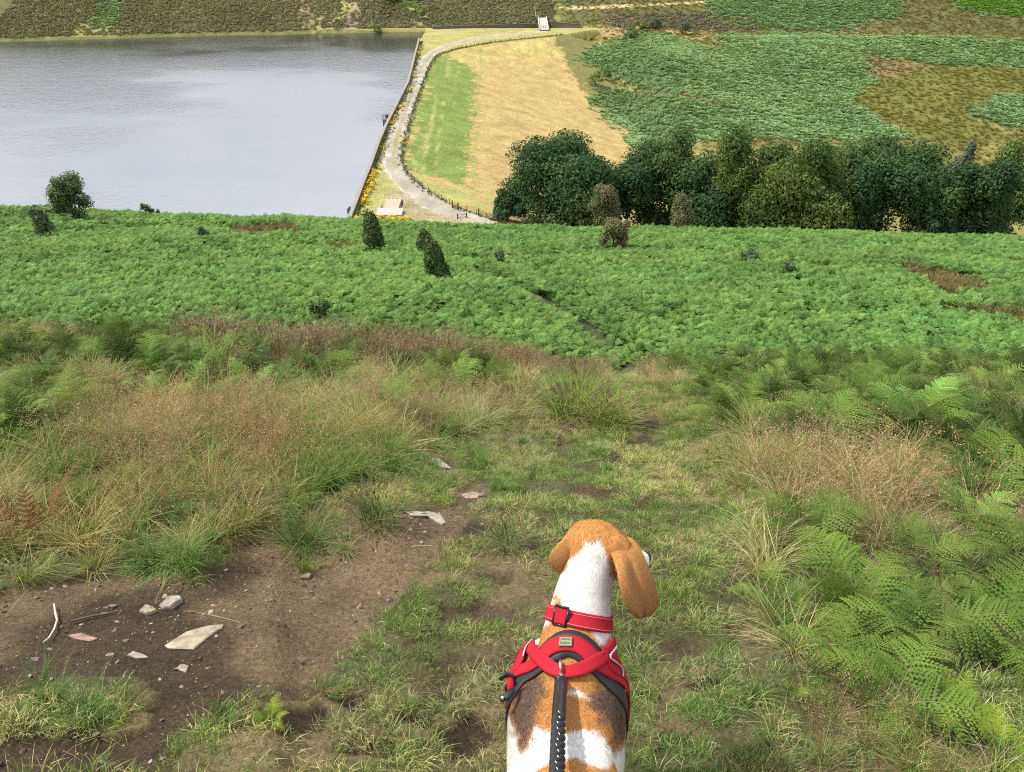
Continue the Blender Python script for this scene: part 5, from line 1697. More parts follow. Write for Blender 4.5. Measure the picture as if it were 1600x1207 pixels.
M_RUSH2 = foliage("rush_clump_stems", False, .2, .45)
def rush_obj(px, py, s, seed, label, cols=None):
    g = ground_at(px, py)
    d_ = rush(230, seed, (.25, .5), True, cols)
    root = link("rush_clump", mesh_np("rush_clump", d_[0] * np.array([1.9, 1.9, 1]), d_[1], M_RUSH2, d_[2]), None, (g[0], g[1], g[2]), None, s)
    return tag(root, label, "rush clump", "rush clumps below the brow")
GRR = [(0.17, 0.235, 0.04), (0.21, 0.265, 0.05), (0.13, 0.185, 0.04), (0.26, 0.26, 0.07)]
rush_obj(895, 655, .95, 41, "largest fresh green rush clump at the head of the grassy path", GRR)
rush_obj(950, 668, .7, 42, "smaller rush clump leaning right beside the largest one", GRR)
rush_obj(812, 632, .75, 43, "rush clump with brown stems left of the largest one", GRR)
rush_obj(325, 590, .95, 44, "yellow green rush clump on the upper left bank", GRR)
rush_obj(620, 605, .75, 45, "rush clump near the brow, above the spreading fern", GRR)
rush_obj(790, 850, .0001 + .28, 46, "low green tussock in the turf left of the dog's head", GREENS)
rush_obj(590, 815, .42, 47, "green tussock overhanging the top of the bare channel", GREENS)
rush_obj(480, 855, .36, 48, "green grass tussock on the mound at the top of the bare earth", GREENS)

# purple heather on the brow
g = ground_at(337, 362)
hv = heather_clump(990, 90)
tag(link("heather_clump", mesh_np("heather_clump", hv[0] * 1.0, hv[1], foliage("purple_heather", False, .1, .8, base=(.20, .10, .17)), hv[2]), None, tuple(g), None, .85),
    "small purple heather clump in the gap below the brow on the left", "heather")
# dead bracken
g = ground_at(60, 850)
dd_ = clump(5, .42, 11, 6, 55, .05, 85, 30, .2)
tag(link("dead_bracken", mesh_np("dead_bracken", dd_[0], dd_[1], foliage("dead_fronds", False, .15, .7, base=(.22, .085, .045)), dd_[2]), None, tuple(g)),
    "rust red dead bracken stems at the far left", "dead bracken")

# ================================================================== THE BEAGLE
B0 = Vector((0.098, 0.814, 0.12))
TF = Vector((0.033, 0.342, -0.142)).normalized()          # along the back, towards the head
RS = TF.cross(Vector((0, 0, 1))).normalized()             # the dog's right side
UP = RS.cross(TF).normalized()
def bk(s, lat=0.0, h=0.0): return B0 + TF * s + RS * lat + UP * h

def dpx(px, py, D): return Vector(along(px, py, D))
def ring_loft(mb, rings, n=24, sq=2.0):
    """rings: (centre, half-width vector, half-height vector)"""
    V = []
    for c, a, b in rings:
        for k in range(n):
            q = 2 * math.pi * k / n
            x, y = math.cos(q), math.sin(q); e = 2.0 / sq
            V.append(c + a * math.copysign(abs(x) ** e, x) + b * math.copysign(abs(y) ** e, y))
    F = [(i * n + k, i * n + (k + 1) % n, (i + 1) * n + (k + 1) % n, (i + 1) * n + k) for i in range(len(rings) - 1) for k in range(n)]
    F += [tuple(range(n - 1, -1, -1)), tuple(range((len(rings) - 1) * n, len(rings) * n))]
    mb.add(V, F)

mb = MB()
torso = [(-.17, .035, .05, -.03), (-.14, .075, .085, -.012), (-.08, .104, .108, 0.0), (.0, .108, .116, 0.0), (.08, .106, .114, -.004), (.15, .112, .122, -.006),
         (.22, .124, .134, -.004), (.29, .130, .142, .0), (.36, .136, .146, .0), (.43, .138, .146, .0), (.49, .135, .142, -.002), (.54, .122, .13, -.012), (.585, .096, .10, -.035), (.61, .06, .065, -.06)]
ring_loft(mb, [(bk(s, 0, -b + dz), RS * a, UP * b) for s, a, b, dz in torso], 32, 2.8)
def perp(n_, ref): 
    a = n_.cross(ref).normalized(); return a, a.cross(n_).normalized()
K = Vector((.215, 1.400, .100))                            # centre of the skull
NOSE = Vector((.352, 1.470, .004))
neck = [(bk(.27, 0, -.10), .095), (bk(.37, .005, -.055), .100), (Vector((.158, 1.265, -.005)), .077), (Vector((.172, 1.315, .040)), .068),
        (Vector((.186, 1.352, .078)), .062), (Vector((.200, 1.388, .105)), .056)]
for i in range(len(neck) - 1): pass
rg = []
for i, (c, r) in enumerate(neck):
    t = (neck[min(i + 1, len(neck) - 1)][0] - neck[max(i - 1, 0)][0]).normalized()
    a, b = perp(t, Vector((0, 0, 1))); rg.append((c, a * r, b * r))
ring_loft(mb, rg, 24)
HD = (NOSE - K).normalized()
HR, HU = perp(HD, Vector((0, 0, 1)))                       # head's right, head's up
hl = (NOSE - K).length
head = [(-.084, .022, .02, 0), (-.070, .052, .048, 0), (-.04, .076, .066, .0), (.0, .083, .071, .0), (.04, .074, .064, -.003), (.08, .055, .050, -.010), (.105, .040, .040, -.016),
        (.14, .032, .034, -.018), (.17, .029, .030, -.016), (hl - .008, .022, .024, -.010), (hl + .004, .010, .012, -.006)]
ring_loft(mb, [(K + HD * s + HU * dz, HR * a, HU * b) for s, a, b, dz in head], 24)
for sg in (-1, 1):
    W = Vector((0, 0, -1))
    def lg(s, lat, down): return bk(s, sg * lat) + W * down
    mb.tube([lg(-.02, .055, .09), lg(.01, .082, .17), lg(.045, .098, .26), lg(-.03, .098, .33), lg(-.075, .095, .385), lg(-.05, .095, .45), lg(-.02, .095, .475)],
            [.078, .072, .050, .034, .025, .023, .026], 14)
    mb.tube([lg(-.03, .095, .480), lg(.035, .095, .500)], [.026, .022], 10)
    mb.tube([lg(.44, .060, .10), lg(.42, .080, .20), lg(.40, .085, .26), lg(.41, .085, .36), lg(.415, .085, .46), lg(.425, .085, .49)],
            [.062, .055, .042, .030, .025, .027], 14)
    mb.tube([lg(.415, .085, .50), lg(.48, .085, .525)], [.027, .022], 10)
mb.tube([dpx(945, 858, 1.88), dpx(962, 862, 1.865), dpx(980, 868, 1.865)], [.05, .046, .034], 14)
mb.tube([dpx(918, 838, 1.90), dpx(898, 848, 1.895), dpx(882, 860, 1.885)], [.045, .034, .020], 12)
for sg in (-1, 1):
    mb.tube([bk(.37, sg * .05, -.045), bk(.44, sg * .06, -.042), bk(.50, sg * .065, -.05)], [.035, .048, .035], 12)
mb.tube([bk(-.13, 0, -.05), bk(-.21, .01, -.03), bk(-.30, .02, -.01), bk(-.38, .02, .05)], [.03, .022, .016, .008], 10)
body_me = remeshed(mb, .0062, 10)
nV = len(body_me.vertices)
co = np.zeros(nV * 3, np.float32); body_me.vertices.foreach_get("co", co); co = co.reshape(-1, 3).astype(float)
no = np.zeros(nV * 3, np.float32); body_me.vertices.foreach_get("normal", no); no = no.reshape(-1, 3).astype(float)

TAN, TAN_D, WHT, BLK, GRY = (np.array(c) for c in ((.46, .205, .058), (.33, .145, .045), (.72, .69, .64), (.055, .042, .036), (.46, .42, .37)))
TANP_HEAD = [(840, 905), (840, 790), (1060, 790), (1060, 990), (985, 985), (970, 915), (955, 900), (948, 872), (938, 845), (930, 850), (915, 846), (905, 862), (880, 892), (870, 905)]
TAN_NECKL = [(858, 985), (866, 938), (874, 925), (877, 945), (872, 975)]
TAN_SHOULD = [(780, 1060), (830, 1010), (855, 972), (885, 962), (925, 970), (932, 985), (955, 1015), (975, 1050), (1000, 1130), (982, 1120), (978, 1160), (960, 1180), (950, 1160), (935, 1148), (912, 1140),
              (885, 1146), (846, 1142), (837, 1130), (826, 1160), (819, 1185), (808, 1160), (798, 1130)]
TAN_RUMP = [(840, 1205), (870, 1190), (905, 1187), (925, 1196), (950, 1203), (960, 1183), (975, 1215), (975, 1330), (820, 1330), (825, 1225)]
BLK_L = [(800, 1090), (822, 1052), (846, 1050), (848, 1085), (836, 1112), (822, 1172), (812, 1165), (800, 1130)]
BLK_R = [(920, 1088), (945, 1066), (966, 1080), (980, 1110), (975, 1150), (960, 1172), (950, 1130), (932, 1112)]
WFLECK = [(890, 1082), (905, 1076), (908, 1082), (922, 1090), (924, 1094), (905, 1088)]
def coat(P, Nn, hair=1.0, seed=0):
    px, py = project(P)
    hr_ = np.random.default_rng(len(P) + seed); n1 = fbm(P[:, 0] * 60, P[:, 1] * 60 + P[:, 2] * 45, 3, 601) - .5 + hr_.normal(0, .14 * hair, len(P))
    n2 = fbm(P[:, 0] * 60 + 40, P[:, 1] * 60 + P[:, 2] * 45, 3, 602) - .5 + hr_.normal(0, .14 * hair, len(P))
    x, y = px + n1 * 13, py + n2 * 13
    s = (P - np.array(B0)) @ np.array(TF); hgt = (P - np.array(B0)) @ np.array(UP)
    c = np.tile(WHT, (len(P), 1))
    fine = fbm(P[:, 0] * 420, P[:, 1] * 420 + P[:, 2] * 300, 2, 603)[:, None]
    tan = TAN * (.86 + .28 * fine)
    tb = TAN_D * (.85 + .3 * fine)
    upper = (hgt > -.205 + .10 * sstep(.16, .04, s)) | (s > .42)
    m = inpoly(x, y, TANP_HEAD) & (s > .36); c[m] = tan[m]
    m = inpoly(x, y, TAN_NECKL) & (s > .3); c[m] = tan[m]
    m = inpoly(x, y, TAN_SHOULD) & (s < .47) & upper; c[m] = (tan * .75 + tb * .25)[m]
    m = inpoly(x, y, TAN_RUMP) & (s < .1) & (hgt > -.12); c[m] = tan[m]
    for poly in (BLK_L, BLK_R):
        m = inpoly(px + n1 * 22 + hr_.normal(0, 9 * hair, len(P)), py + n2 * 22 + hr_.normal(0, 12 * hair, len(P)), poly) & upper & (s < .4)
        c[m] = (tb * .55)[m]
        xx, yy = px + n1 * 22 + hr_.normal(0, 5 * hair, len(P)), py + n2 * 22 + hr_.normal(0, 7 * hair, len(P))
        m = inpoly(xx, yy, poly) & upper & (s < .4)
        k = (hr_.random(len(P)) < .14 * hair)[:, None]
        c[m] = np.where(k, tb * .8, BLK * (.8 + .6 * fine))[m]
    m = inpoly(x, y, WFLECK) & (s < .4); c[m] = WHT
    m = inpoly(x, y, [(926, 985), (940, 975), (962, 1000), (955, 1022), (938, 1003)]) & (s > .2) & (s < .5); c[m] = WHT
    low = (hgt < -.215) & (s < .30); k = sstep(.35, .6, fbm(P[:, 0] * 60, P[:, 2] * 60, 3, 604))[:, None]
    c[low] = (GRY * (1 - k) + WHT * .85 * k)[low]
    # muzzle white, nose dark
    hs = (P - np.array(K)) @ np.array(HD)
    m = (hs > .085) & (s > .42); c[m] = WHT
    return c
cc = np.ones((nV, 4), np.float32); cc[:, :3] = sum(coat(co, no, 1.0, q_) for q_ in range(12)) / 12
at_ = body_me.color_attributes.new("Col", 'FLOAT_COLOR', 'POINT'); at_.data.foreach_set("color", cc.ravel())
body_me.polygons.foreach_set("use_smooth", np.ones(len(body_me.polygons), bool))
M_SKIN = plain("coat_skin", (1, 1, 1), .75, var=.06, scale=300, attr=True, spec=.2)
M_FUR = foliage("fur", False, .15, .55, spec=.25)
body_me.materials.append(M_SKIN); body_me.name = "body"

feet = bk(.15, 0) + Vector((0, 0, -.48))
dog = empty("beagle", tuple(feet), "tan, white and black beagle in a red harness seen from behind", "dog")
inv = Matrix.Translation(-feet)
def dogpart(name, me_, parent=None, label=None):
    me_.transform(inv)
    o = link(name, me_, parent or dog)
    if label: o["label"] = label
    return o

bvh = BVHTree.FromPolygons([Vector(v) for v in co], [tuple(p.vertices) for p in body_me.polygons])

# fur
tri = []
body_me.calc_loop_triangles()
nt_ = len(body_me.loop_triangles); ti = np.zeros(nt_ * 3, np.int32); body_me.loop_triangles.foreach_get("vertices", ti); ti = ti.reshape(-1, 3)
A, Bq, Cq = co[ti[:, 0]], co[ti[:, 1]], co[ti[:, 2]]
area = np.linalg.norm(np.cross(Bq - A, Cq - A), axis=1)
NF = 160000
fr = np.random.default_rng(77)
pk = fr.choice(nt_, NF, p=area / area.sum())
u, v = fr.random(NF), fr.random(NF); sw = u + v > 1; u[sw], v[sw] = 1 - u[sw], 1 - v[sw]
FPt = A[pk] + (Bq - A)[pk] * u[:, None] + (Cq - A)[pk] * v[:, None]
FN = np.cross((Bq - A)[pk], (Cq - A)[pk]); FN /= np.linalg.norm(FN, axis=1)[:, None]
flip = (FN * no[ti[pk, 0]]).sum(1) < 0; FN[flip] *= -1
flow = np.tile(-np.array(TF), (NF, 1)) + np.array([0, 0, -.45])
hd_m = ((FPt - np.array(B0)) @ np.array(TF) > .40)
flow[hd_m] = np.array([-.25, -.65, -.65])
hs_ = (FPt - np.array(K)) @ np.array(HD)
flow[hs_ > .02] = -np.array(HD)
flow += fr.normal(0, .22, (NF, 3))
flow -= FN * (flow * FN).sum(1)[:, None]; flow /= np.linalg.norm(flow, axis=1)[:, None] + 1e-9
hp_d = flow * .95 + FN * fr.uniform(.05, .18, (NF, 1))
fl = fr.uniform(.007, .014, NF)
fl[hs_ > .05] *= .45
sd = np.cross(FN, flow)
wv_ = .0006
Vf = np.stack([FPt - sd * wv_ - FN * .0006, FPt + sd * wv_ - FN * .0006, FPt + hp_d * fl[:, None]], 1).reshape(-1, 3)
fc = np.repeat(coat(FPt, FN) * fr.uniform(.78, 1.16, (NF, 1)), 3, 0)
body = dogpart("body", body_me)
fur = dogpart("fur", mesh_np("fur", Vf, np.arange(len(Vf)).reshape(-1, 3), M_FUR, np.clip(fc, 0, .92)))
fur["kind"] = "stuff"

# ears
def ear(rows, name, colr, label, crease=.0, seed=0):
    R_ = len(rows); ncol = 9; up_n = 18
    pts = np.zeros((R_, ncol, 3)); ncol = 9
    for i, (lx, ly, lD, rx, ry, rD) in enumerate(rows):
        for j in range(ncol):
            t = j / (ncol - 1)
            D = lD + (rD - lD) * t + crease * math.exp(-((t - .46) / .08) ** 2) * min(1, max(0, i - 1) / 2.0) - .007 * math.sin(math.pi * t) - .5 * crease * math.exp(-((t - .25) / .16) ** 2) * min(1, i / 2.0)
            pts[i, j] = along(lx + (rx - lx) * t, ly + (ry - ly) * t, D)
    F = grid_faces(R_, ncol)
    Vv = pts.reshape(-1, 3)
    c = np.tile(np.array(colr), (len(Vv), 1)) * np.tile(np.where(np.arange(ncol) > 4, .86, 1.0), R_)[:, None] * np.interp(np.repeat(np.arange(R_), ncol) / (R_ - 1), [0, .6, 1], [1, .85, .6])[:, None]  # shading painted into the ear colour: one half and the tip darker
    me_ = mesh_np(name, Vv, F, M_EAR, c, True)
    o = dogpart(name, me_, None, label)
    a = o.modifiers.new("thickness", 'SOLIDIFY'); a.thickness = .0055; a.offset = 0
    b = o.modifiers.new("round", 'SUBSURF'); b.levels = 2; b.render_levels = 2
    bpy.context.view_layer.update()
    em = bpy.data.meshes.new_from_object(o.evaluated_get(bpy.context.evaluated_depsgraph_get()))
    em.calc_loop_triangles(); nt2_ = len(em.loop_triangles); t2 = np.zeros(nt2_ * 3, np.int32); em.loop_triangles.foreach_get("vertices", t2); t2 = t2.reshape(-1, 3)
    ec = np.zeros(len(em.vertices) * 3, np.float32); em.vertices.foreach_get("co", ec); ec = ec.reshape(-1, 3).astype(float)
    en = np.zeros(len(em.vertices) * 3, np.float32); em.vertices.foreach_get("normal", en); en = en.reshape(-1, 3).astype(float)
    e1, e2 = ec[t2[:, 1]] - ec[t2[:, 0]], ec[t2[:, 2]] - ec[t2[:, 0]]
    ar = np.linalg.norm(np.cross(e1, e2), axis=1); rr = np.random.default_rng(seed + 5); ne = 15000
    kk = rr.choice(nt2_, ne, p=ar / ar.sum()); uu, vv = rr.random(ne), rr.random(ne); q_ = uu + vv > 1; uu[q_], vv[q_] = 1 - uu[q_], 1 - vv[q_]
    PP = ec[t2[kk, 0]] + e1[kk] * uu[:, None] + e2[kk] * vv[:, None]; NN = en[t2[kk, 0]]
    fw = np.array([.08, -.05, -.9]) + rr.normal(0, .2, (ne, 3)); fw -= NN * (fw * NN).sum(1)[:, None]; fw /= np.linalg.norm(fw, axis=1)[:, None] + 1e-9
    sdd = np.cross(NN, fw); L2 = rr.uniform(.003, .007, (ne, 1))
    Vv2 = np.stack([PP - sdd * .0005, PP + sdd * .0005, PP + fw * L2 + NN * L2 * rr.uniform(.06, .2, (ne, 1))], 1).reshape(-1, 3)
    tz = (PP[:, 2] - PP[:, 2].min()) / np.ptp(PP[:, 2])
    fcol = np.repeat(np.array(colr) * (np.interp(tz, [0, .35, 1], [.55, .85, 1.0]) * rr.uniform(.75, 1.2, ne))[:, None], 3, 0)  # ear fur carries the same painted shading, darker towards the tip
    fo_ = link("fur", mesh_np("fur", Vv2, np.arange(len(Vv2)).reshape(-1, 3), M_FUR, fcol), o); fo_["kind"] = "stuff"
    return o
M_EAR = plain("ear_coat", (1, 1, 1), .62, var=.22, scale=230, attr=True, spec=.25, bumpd=.0006)
ear([(948, 852, 1.885, 984, 838, 1.910), (955, 866, 1.815, 997, 851, 1.870), (962, 884, 1.775, 1006, 868, 1.845), (966, 904, 1.755, 1014, 888, 1.835), (970, 926, 1.748, 1024, 912, 1.832),
     (976, 945, 1.755, 1030, 934, 1.838), (985, 958, 1.770, 1028, 951, 1.835), (996, 966, 1.79, 1016, 963, 1.82)], "ear", (.46, .215, .065), "long right ear hanging beside the cheek", .020)
ear([(928, 818, 1.930, 940, 850, 1.900), (906, 825, 1.910, 925, 858, 1.890), (886, 838, 1.885, 908, 868, 1.880), (868, 853, 1.860, 896, 878, 1.870), (857, 868, 1.855, 888, 886, 1.868),
     (860, 882, 1.862, 884, 893, 1.872), (871, 894, 1.875, 881, 896, 1.878)], "ear", (.50, .235, .070), "shorter looking left ear turned away")
# eyes, nose
M_NOSE = plain("black_nose", (.015, .014, .014), .3, var=.1, scale=50)
for sg in (-1, 1):
    c = K + HD * .072 + HR * sg * .045 + HU * .018
    q = MB(); q.tube([c - HR * sg * .010, c, c + HR * sg * .008], [.007, .0105, .003], 10)
    dogpart("eye", q.mesh("eye", M_NOSE, True))
q = MB(); q.tube([NOSE - HD * .016, NOSE - HD * .004, NOSE + HD * .008], [.010, .0165, .006], 12); dogpart("nose", q.mesh("nose", M_NOSE, True))
q = MB(); c = K + HD * (hl - .02) - HU * .026
q.tube([c - HR * .026 - HD * .06, c - HR * .014, c + HR * .014, c + HR * .026 - HD * .06], .0022, 6); dogpart("mouth", q.mesh("mouth", M_NOSE, True))

# ---- collar and harness, laid on the body
CAMV = Vector((0, 0, CAM_H))
def surf_px(px, py):
    d_ = Vector(ray(px, py)).normalized()
    h_ = bvh.ray_cast(CAMV, d_)
    if h_[0] is None:
        P = Vector(along(px, py, 1.72)); h_ = bvh.find_nearest(P)
    return h_[0]
def surf_b(s, ang):
    O = bk(s, 0, -.125); d_ = RS * math.sin(math.radians(ang)) + UP * math.cos(math.radians(ang))
    h_ = bvh.ray_cast(O + d_ * .5, -d_)
    return h_[0] if h_[0] is not None else O + d_ * .1
def catmull(P, n):
    P = [P[0] * 2 - P[1]] + P + [P[-1] * 2 - P[-2]]
    out = []
    seg = len(P) - 3
    for i in range(n):
        f = i / (n - 1) * seg; k = min(int(f), seg - 1); t = f - k
        a, b, c, d_ = P[k], P[k + 1], P[k + 2], P[k + 3]
        out.append(.5 * ((2 * b) + (c - a) * t + (2 * a - 5 * b + 4 * c - d_) * t * t + (3 * b - a - 3 * c + d_) * t ** 3))
    return out
def strap(name, pts, width, mat, parent, lift=.004, thick=.004, n=44, across=5, label=None, end_taper=False):
    P = [surf_b(*p[1:]) if p[0] == 'b' else surf_px(*p[1:]) for p in pts]
    path = catmull(P, n)
    for it in range(2): path = [path[0]] + [(path[i - 1] + path[i] * 2 + path[i + 1]) / 4 for i in range(1, n - 1)] + [path[-1]]
    rows = []
    Ns = []
    for i, p in enumerate(path):
        loc, nn, _, _ = bvh.find_nearest(p); Ns.append((loc, nn))
    for i in range(n):
        loc, nn = Ns[i]
        t = (path[min(i + 1, n - 1)] - path[max(i - 1, 0)]).normalized()
        sdv = nn.cross(t).normalized()
        w = width if not hasattr(width, '__len__') else width[0] + (width[1] - width[0]) * i / (n - 1)
        row = []
        for k in range(across):
            q = loc + sdv * w * (k / (across - 1) - .5)
            l2, n2, _, _ = bvh.find_nearest(q)
            row.append(l2 + (n2 + nn).normalized() * lift)
        rows.append(row)
    # even out the fit
    A_ = np.array([[tuple(p) for p in r_] for r_ in rows])
    for it in range(2): A_[1:-1] = (A_[:-2] + 2 * A_[1:-1] + A_[2:]) / 4
    me_ = mesh_np(name, A_.reshape(-1, 3), grid_faces(n, across), mat, None, True)
    o = dogpart(name, me_, parent, label)
    m_ = o.modifiers.new("thickness", 'SOLIDIFY'); m_.thickness = thick; m_.offset = 0
    return o, A_
M_RED = plain("red_webbing", (.37, .008, .020), .78, var=.22, scale=260, bumpd=.0010, spec=.25)
M_BLK = plain("black_webbing", (.018, .018, .020), .6, var=.25, scale=160, bumpd=.0008)
M_PLAS = plain("black_plastic", (.015, .015, .016), .28, var=.1, scale=30)
M_REFL = plain("grey_piping", (.42, .42, .43), .4, var=.1, scale=60)
M_STEEL = plain("steel", (.72, .72, .70), .25, metal=.9, var=.05, scale=30)
M_THREAD = plain("white_thread", (.80, .78, .75), .6, var=.05, scale=60)

# collar: a ring round the neck
nc, nr = neck[2][0].lerp(neck[3][0], .18), None
nt2 = (neck[3][0] - neck[2][0]).normalized()
nt2 = (nt2 + Vector((.0, -.02, .10))).normalized()
ca_, cb_ = perp(nt2, Vector((0, 0, 1)))
def neck_ring(shift, lift, a0=0, a1=360, n=64):
    out = []
    for i in range(n):
        q = math.radians(a0 + (a1 - a0) * i / n if a1 - a0 == 360 else a0 + (a1 - a0) * i / (n - 1))
        d_ = ca_ * math.cos(q) + cb_ * math.sin(q)
        h_ = bvh.ray_cast(nc + nt2 * shift, d_)
        rad = (h_[0] - (nc + nt2 * shift)).length if h_[0] is not None else .075
        rad = min(rad, .092)
        out.append(nc + nt2 * shift + d_ * (rad + lift))
    return out
def ring_band(name, s0, s1, lift, mat, parent, a0=0, a1=360, n=64, thick=.004, label=None):
    rows = [neck_ring(s0 + (s1 - s0) * k / 4, lift, a0, a1, n) for k in range(5)]
    A_ = np.array([[tuple(p) for p in r_] for r_ in rows])
    # smooth round the ring
    for it in range(6):
        A_ = (np.roll(A_, 1, 1) + 2 * A_ + np.roll(A_, -1, 1)) / 4 if a1 - a0 == 360 else A_
    Vv = A_.reshape(-1, 3); F = []
    m_ = n if a1 - a0 == 360 else n - 1
    for i in range(4):
        for k in range(m_): F.append((i * n + k, i * n + (k + 1) % n, (i + 1) * n + (k + 1) % n, (i + 1) * n + k))
    me_ = mesh_np(name, Vv, F, mat, None, True)
    o = dogpart(name, me_, parent, label)
    md_ = o.modifiers.new("thickness", 'SOLIDIFY'); md_.thickness = thick; md_.offset = 0
    return o, A_
collar_o, cA = ring_band("collar", -.017, .017, .006, M_RED, None, label="red webbing collar with white stitching")
M_STITCH = plain('pink_stitch', (.55, .22, .22), .7)
for s_ in (-.012, .012):
    _, cs = ring_band("tmpband", s_ - .0005, s_ + .0005, .0088, M_STITCH, collar_o, thick=.001)
    _.name = "stitching"
# buckle slide on the left of the nape
bc = surf_px(883, 951)
bi = int(np.argmin(np.linalg.norm(cA[2] - np.array(bc), axis=1)))
bp0, bp1, bp2 = (Vector(cA[2][(bi + k) % 64]) for k in (-3, 0, 3))
bx_ = (bp2 - bp0).normalized(); bn_ = (bp1 - nc); bn_ = (bn_ - bx_ * bn_.dot(bx_) - nt2 * bn_.dot(nt2)).normalized()
by_ = bn_.cross(bx_).normalized()
q = MB(); hw, hh = .0175, .0205
cor = [bp1 + bx_ * sx * hw + by_ * sy * hh + bn_ * .006 for sx, sy in ((-1, -1), (1, -1), (1, 1), (-1, 1))]
for k in range(4): q.tube([cor[k], cor[(k + 1) % 4]], .0032, 8)
dogpart("slide_buckle", q.mesh("slide_buckle", M_PLAS, True), collar_o)
q = MB(); rotm = Matrix((bx_, by_, bn_)).transposed()
q.box(bp1 + bn_ * .0065, (hw * 1.7, .034, .004), rotm); dogpart("webbing_keeper", q.mesh("webbing_keeper", M_RED), collar_o)

harness = link("harness", None, dog); harness["label"] = "red webbing harness with black padding round the chest"
# black padding lies lowest
strap("padding", [('b', .43, -122), ('b', .42, -104), ('px', 803, 1083), ('px', 815, 1062), ('px', 836, 1044), ('px', 858, 1022), ('px', 873, 1011), ('px', 887, 1006), ('px', 906, 1011), ('px', 927, 1030), ('px', 948, 1056), ('px', 969, 1086), ('b', .42, 104), ('b', .43, 122)],
      .062, M_BLK, harness, .004, .005, 60)
strap("back_strap", [('b', .49, -120), ('b', .47, -100), ('px', 807, 1056), ('px', 832, 1045), ('px', 848, 1030), ('px', 863, 1014), ('px', 886, 1007), ('px', 908, 1013), ('px', 924, 1030), ('px', 944, 1047), ('px', 968, 1064), ('b', .47, 100), ('b', .49, 120)],
      .037, M_RED, harness, .0090, .004, 60)
strap("cross_strap", [('b', .57, -95), ('b', .53, -72), ('px', 830, 1012), ('px', 846, 1029), ('px', 864, 1048), ('px', 882, 1055), ('px', 900, 1052), ('px', 922, 1040), ('px', 942, 1025), ('px', 960, 1012), ('b', .53, 72), ('b', .57, 95)],
      .030, M_RED, harness, .0125, .0035, 60)
strap("side_panel", [('px', 834, 1010), ('px', 820, 1026), ('px', 810, 1048), ('b', .47, -88), ('b', .46, -108)], .046, M_RED, harness, .0105, .004, 30)
strap("side_panel", [('px', 955, 1010), ('px', 966, 1030), ('px', 972, 1058), ('b', .46, 88), ('b', .46, 108)], .046, M_RED, harness, .0105, .004, 30)
strap("reflective_piping", [('px', 836, 1008), ('px', 829, 1018), ('px', 825, 1031)], .0035, M_REFL, harness, .0155, .003, 16, 3)
strap("reflective_piping", [('px', 954, 1010), ('px', 960, 1028), ('px', 962, 1046), ('px', 964, 1062)], .0035, M_REFL, harness, .0165, .003, 20, 3)
strap("belly_strap", [('b', .45, 120), ('b', .44, 150), ('b', .43, 180), ('b', .44, 210), ('b', .45, 240)], .03, M_BLK, harness, .006, .004, 30)
strap("chest_strap", [('b', .57, 95), ('b', .56, 130), ('b', .55, 180), ('b', .56, 230), ('b', .57, 265)], .035, M_RED, harness, .006, .004, 30)
# side release buckle sticking out on the left
lb_ = surf_px(804, 1082)
out_ = (lb_ - bk(.245, 0, -.12)).normalized()
q = MB(); q.tube([lb_ + UP * .022 + out_ * .010, lb_ + out_ * .014, lb_ - UP * .026 + out_ * .010], [.006, .009, .007], 10, flat=1.6); dogpart("side_buckle", q.mesh("side_buckle", M_PLAS, True), harness)
def dp(px, py, D): return Vector(along(px, py, D))
q = MB(); q.tube([dp(806, 1062, 1.70), dp(799, 1058, 1.70), dp(792, 1054, 1.70), dp(786, 1058, 1.70), dp(781, 1062, 1.70)], [.004, .0045, .0045, .004, .003], 8, flat=2.2); dogpart("strap_end", q.mesh("strap_end", M_BLK, True), harness)
q = MB(); q.tube([dp(802, 1078, 1.68), dp(792, 1088, 1.67), dp(782, 1093, 1.67)], [.0075, .009, .009], 8, flat=.55); dogpart("strap_end", q.mesh("strap_end", M_BLK, True), harness)
q = MB(); q.tube([dp(785, 1090.5, 1.664), dp(785, 1090.5, 1.655)], [.0045, .0035], 10); dogpart("rivet", q.mesh("rivet", M_STEEL, True), harness)
q = MB(); q.tube([dp(797, 1058, 1.70), dp(797, 1068, 1.69), dp(798, 1080, 1.68)], .008, 8, flat=.5); dogpart("strap_end", q.mesh("strap_end", M_RED, True), harness)

# green maker's label
lc, ln, _, _ = bvh.find_nearest(surf_px(885.5, 1007))
lx = (surf_px(897, 1007) - surf_px(874, 1007)).normalized(); lz = (ln - lx * ln.dot(lx)).normalized(); ly = lz.cross(lx)
lm = Matrix((lx, ly, lz)).transposed()
lbase = lc + lz * .0135
patch = MB(); patch.box(lbase, (.030, .0215, .002), lm)
patch_o = dogpart("label_patch", patch.mesh("label_patch", plain("green_label", (.018, .085, .055), .5, var=.1, scale=60)), harness, "dark green patch with a gold border and gold script")
M_GOLD = plain("gold_thread", (.62, .48, .14), .5, var=.1, scale=100)
q = MB()
for sx, sy, w_, h_ in ((0, .0082, .0255, .0008), (0, -.0082, .0255, .0008), (-.0125, 0, .0008, .0172), (.0125, 0, .0008, .0172)):
    q.box(lbase + lx * sx + ly * sy + lz * .0013, (w_, h_, .0006), lm)
dogpart("border", q.mesh("border", M_GOLD), patch_o)
fc_ = bpy.data.curves.new("script", 'FONT'); fc_.body = "Hunter"; fc_.size = .0075; fc_.align_x = 'CENTER'; fc_.align_y = 'CENTER'; fc_.extrude = .0003; fc_.shear = .25
fo = bpy.data.objects.new("tmp_text", fc_); COL.objects.link(fo)
tm = bpy.data.meshes.new_from_object(fo.evaluated_get(bpy.context.evaluated_depsgraph_get()))
bpy.data.objects.remove(fo)
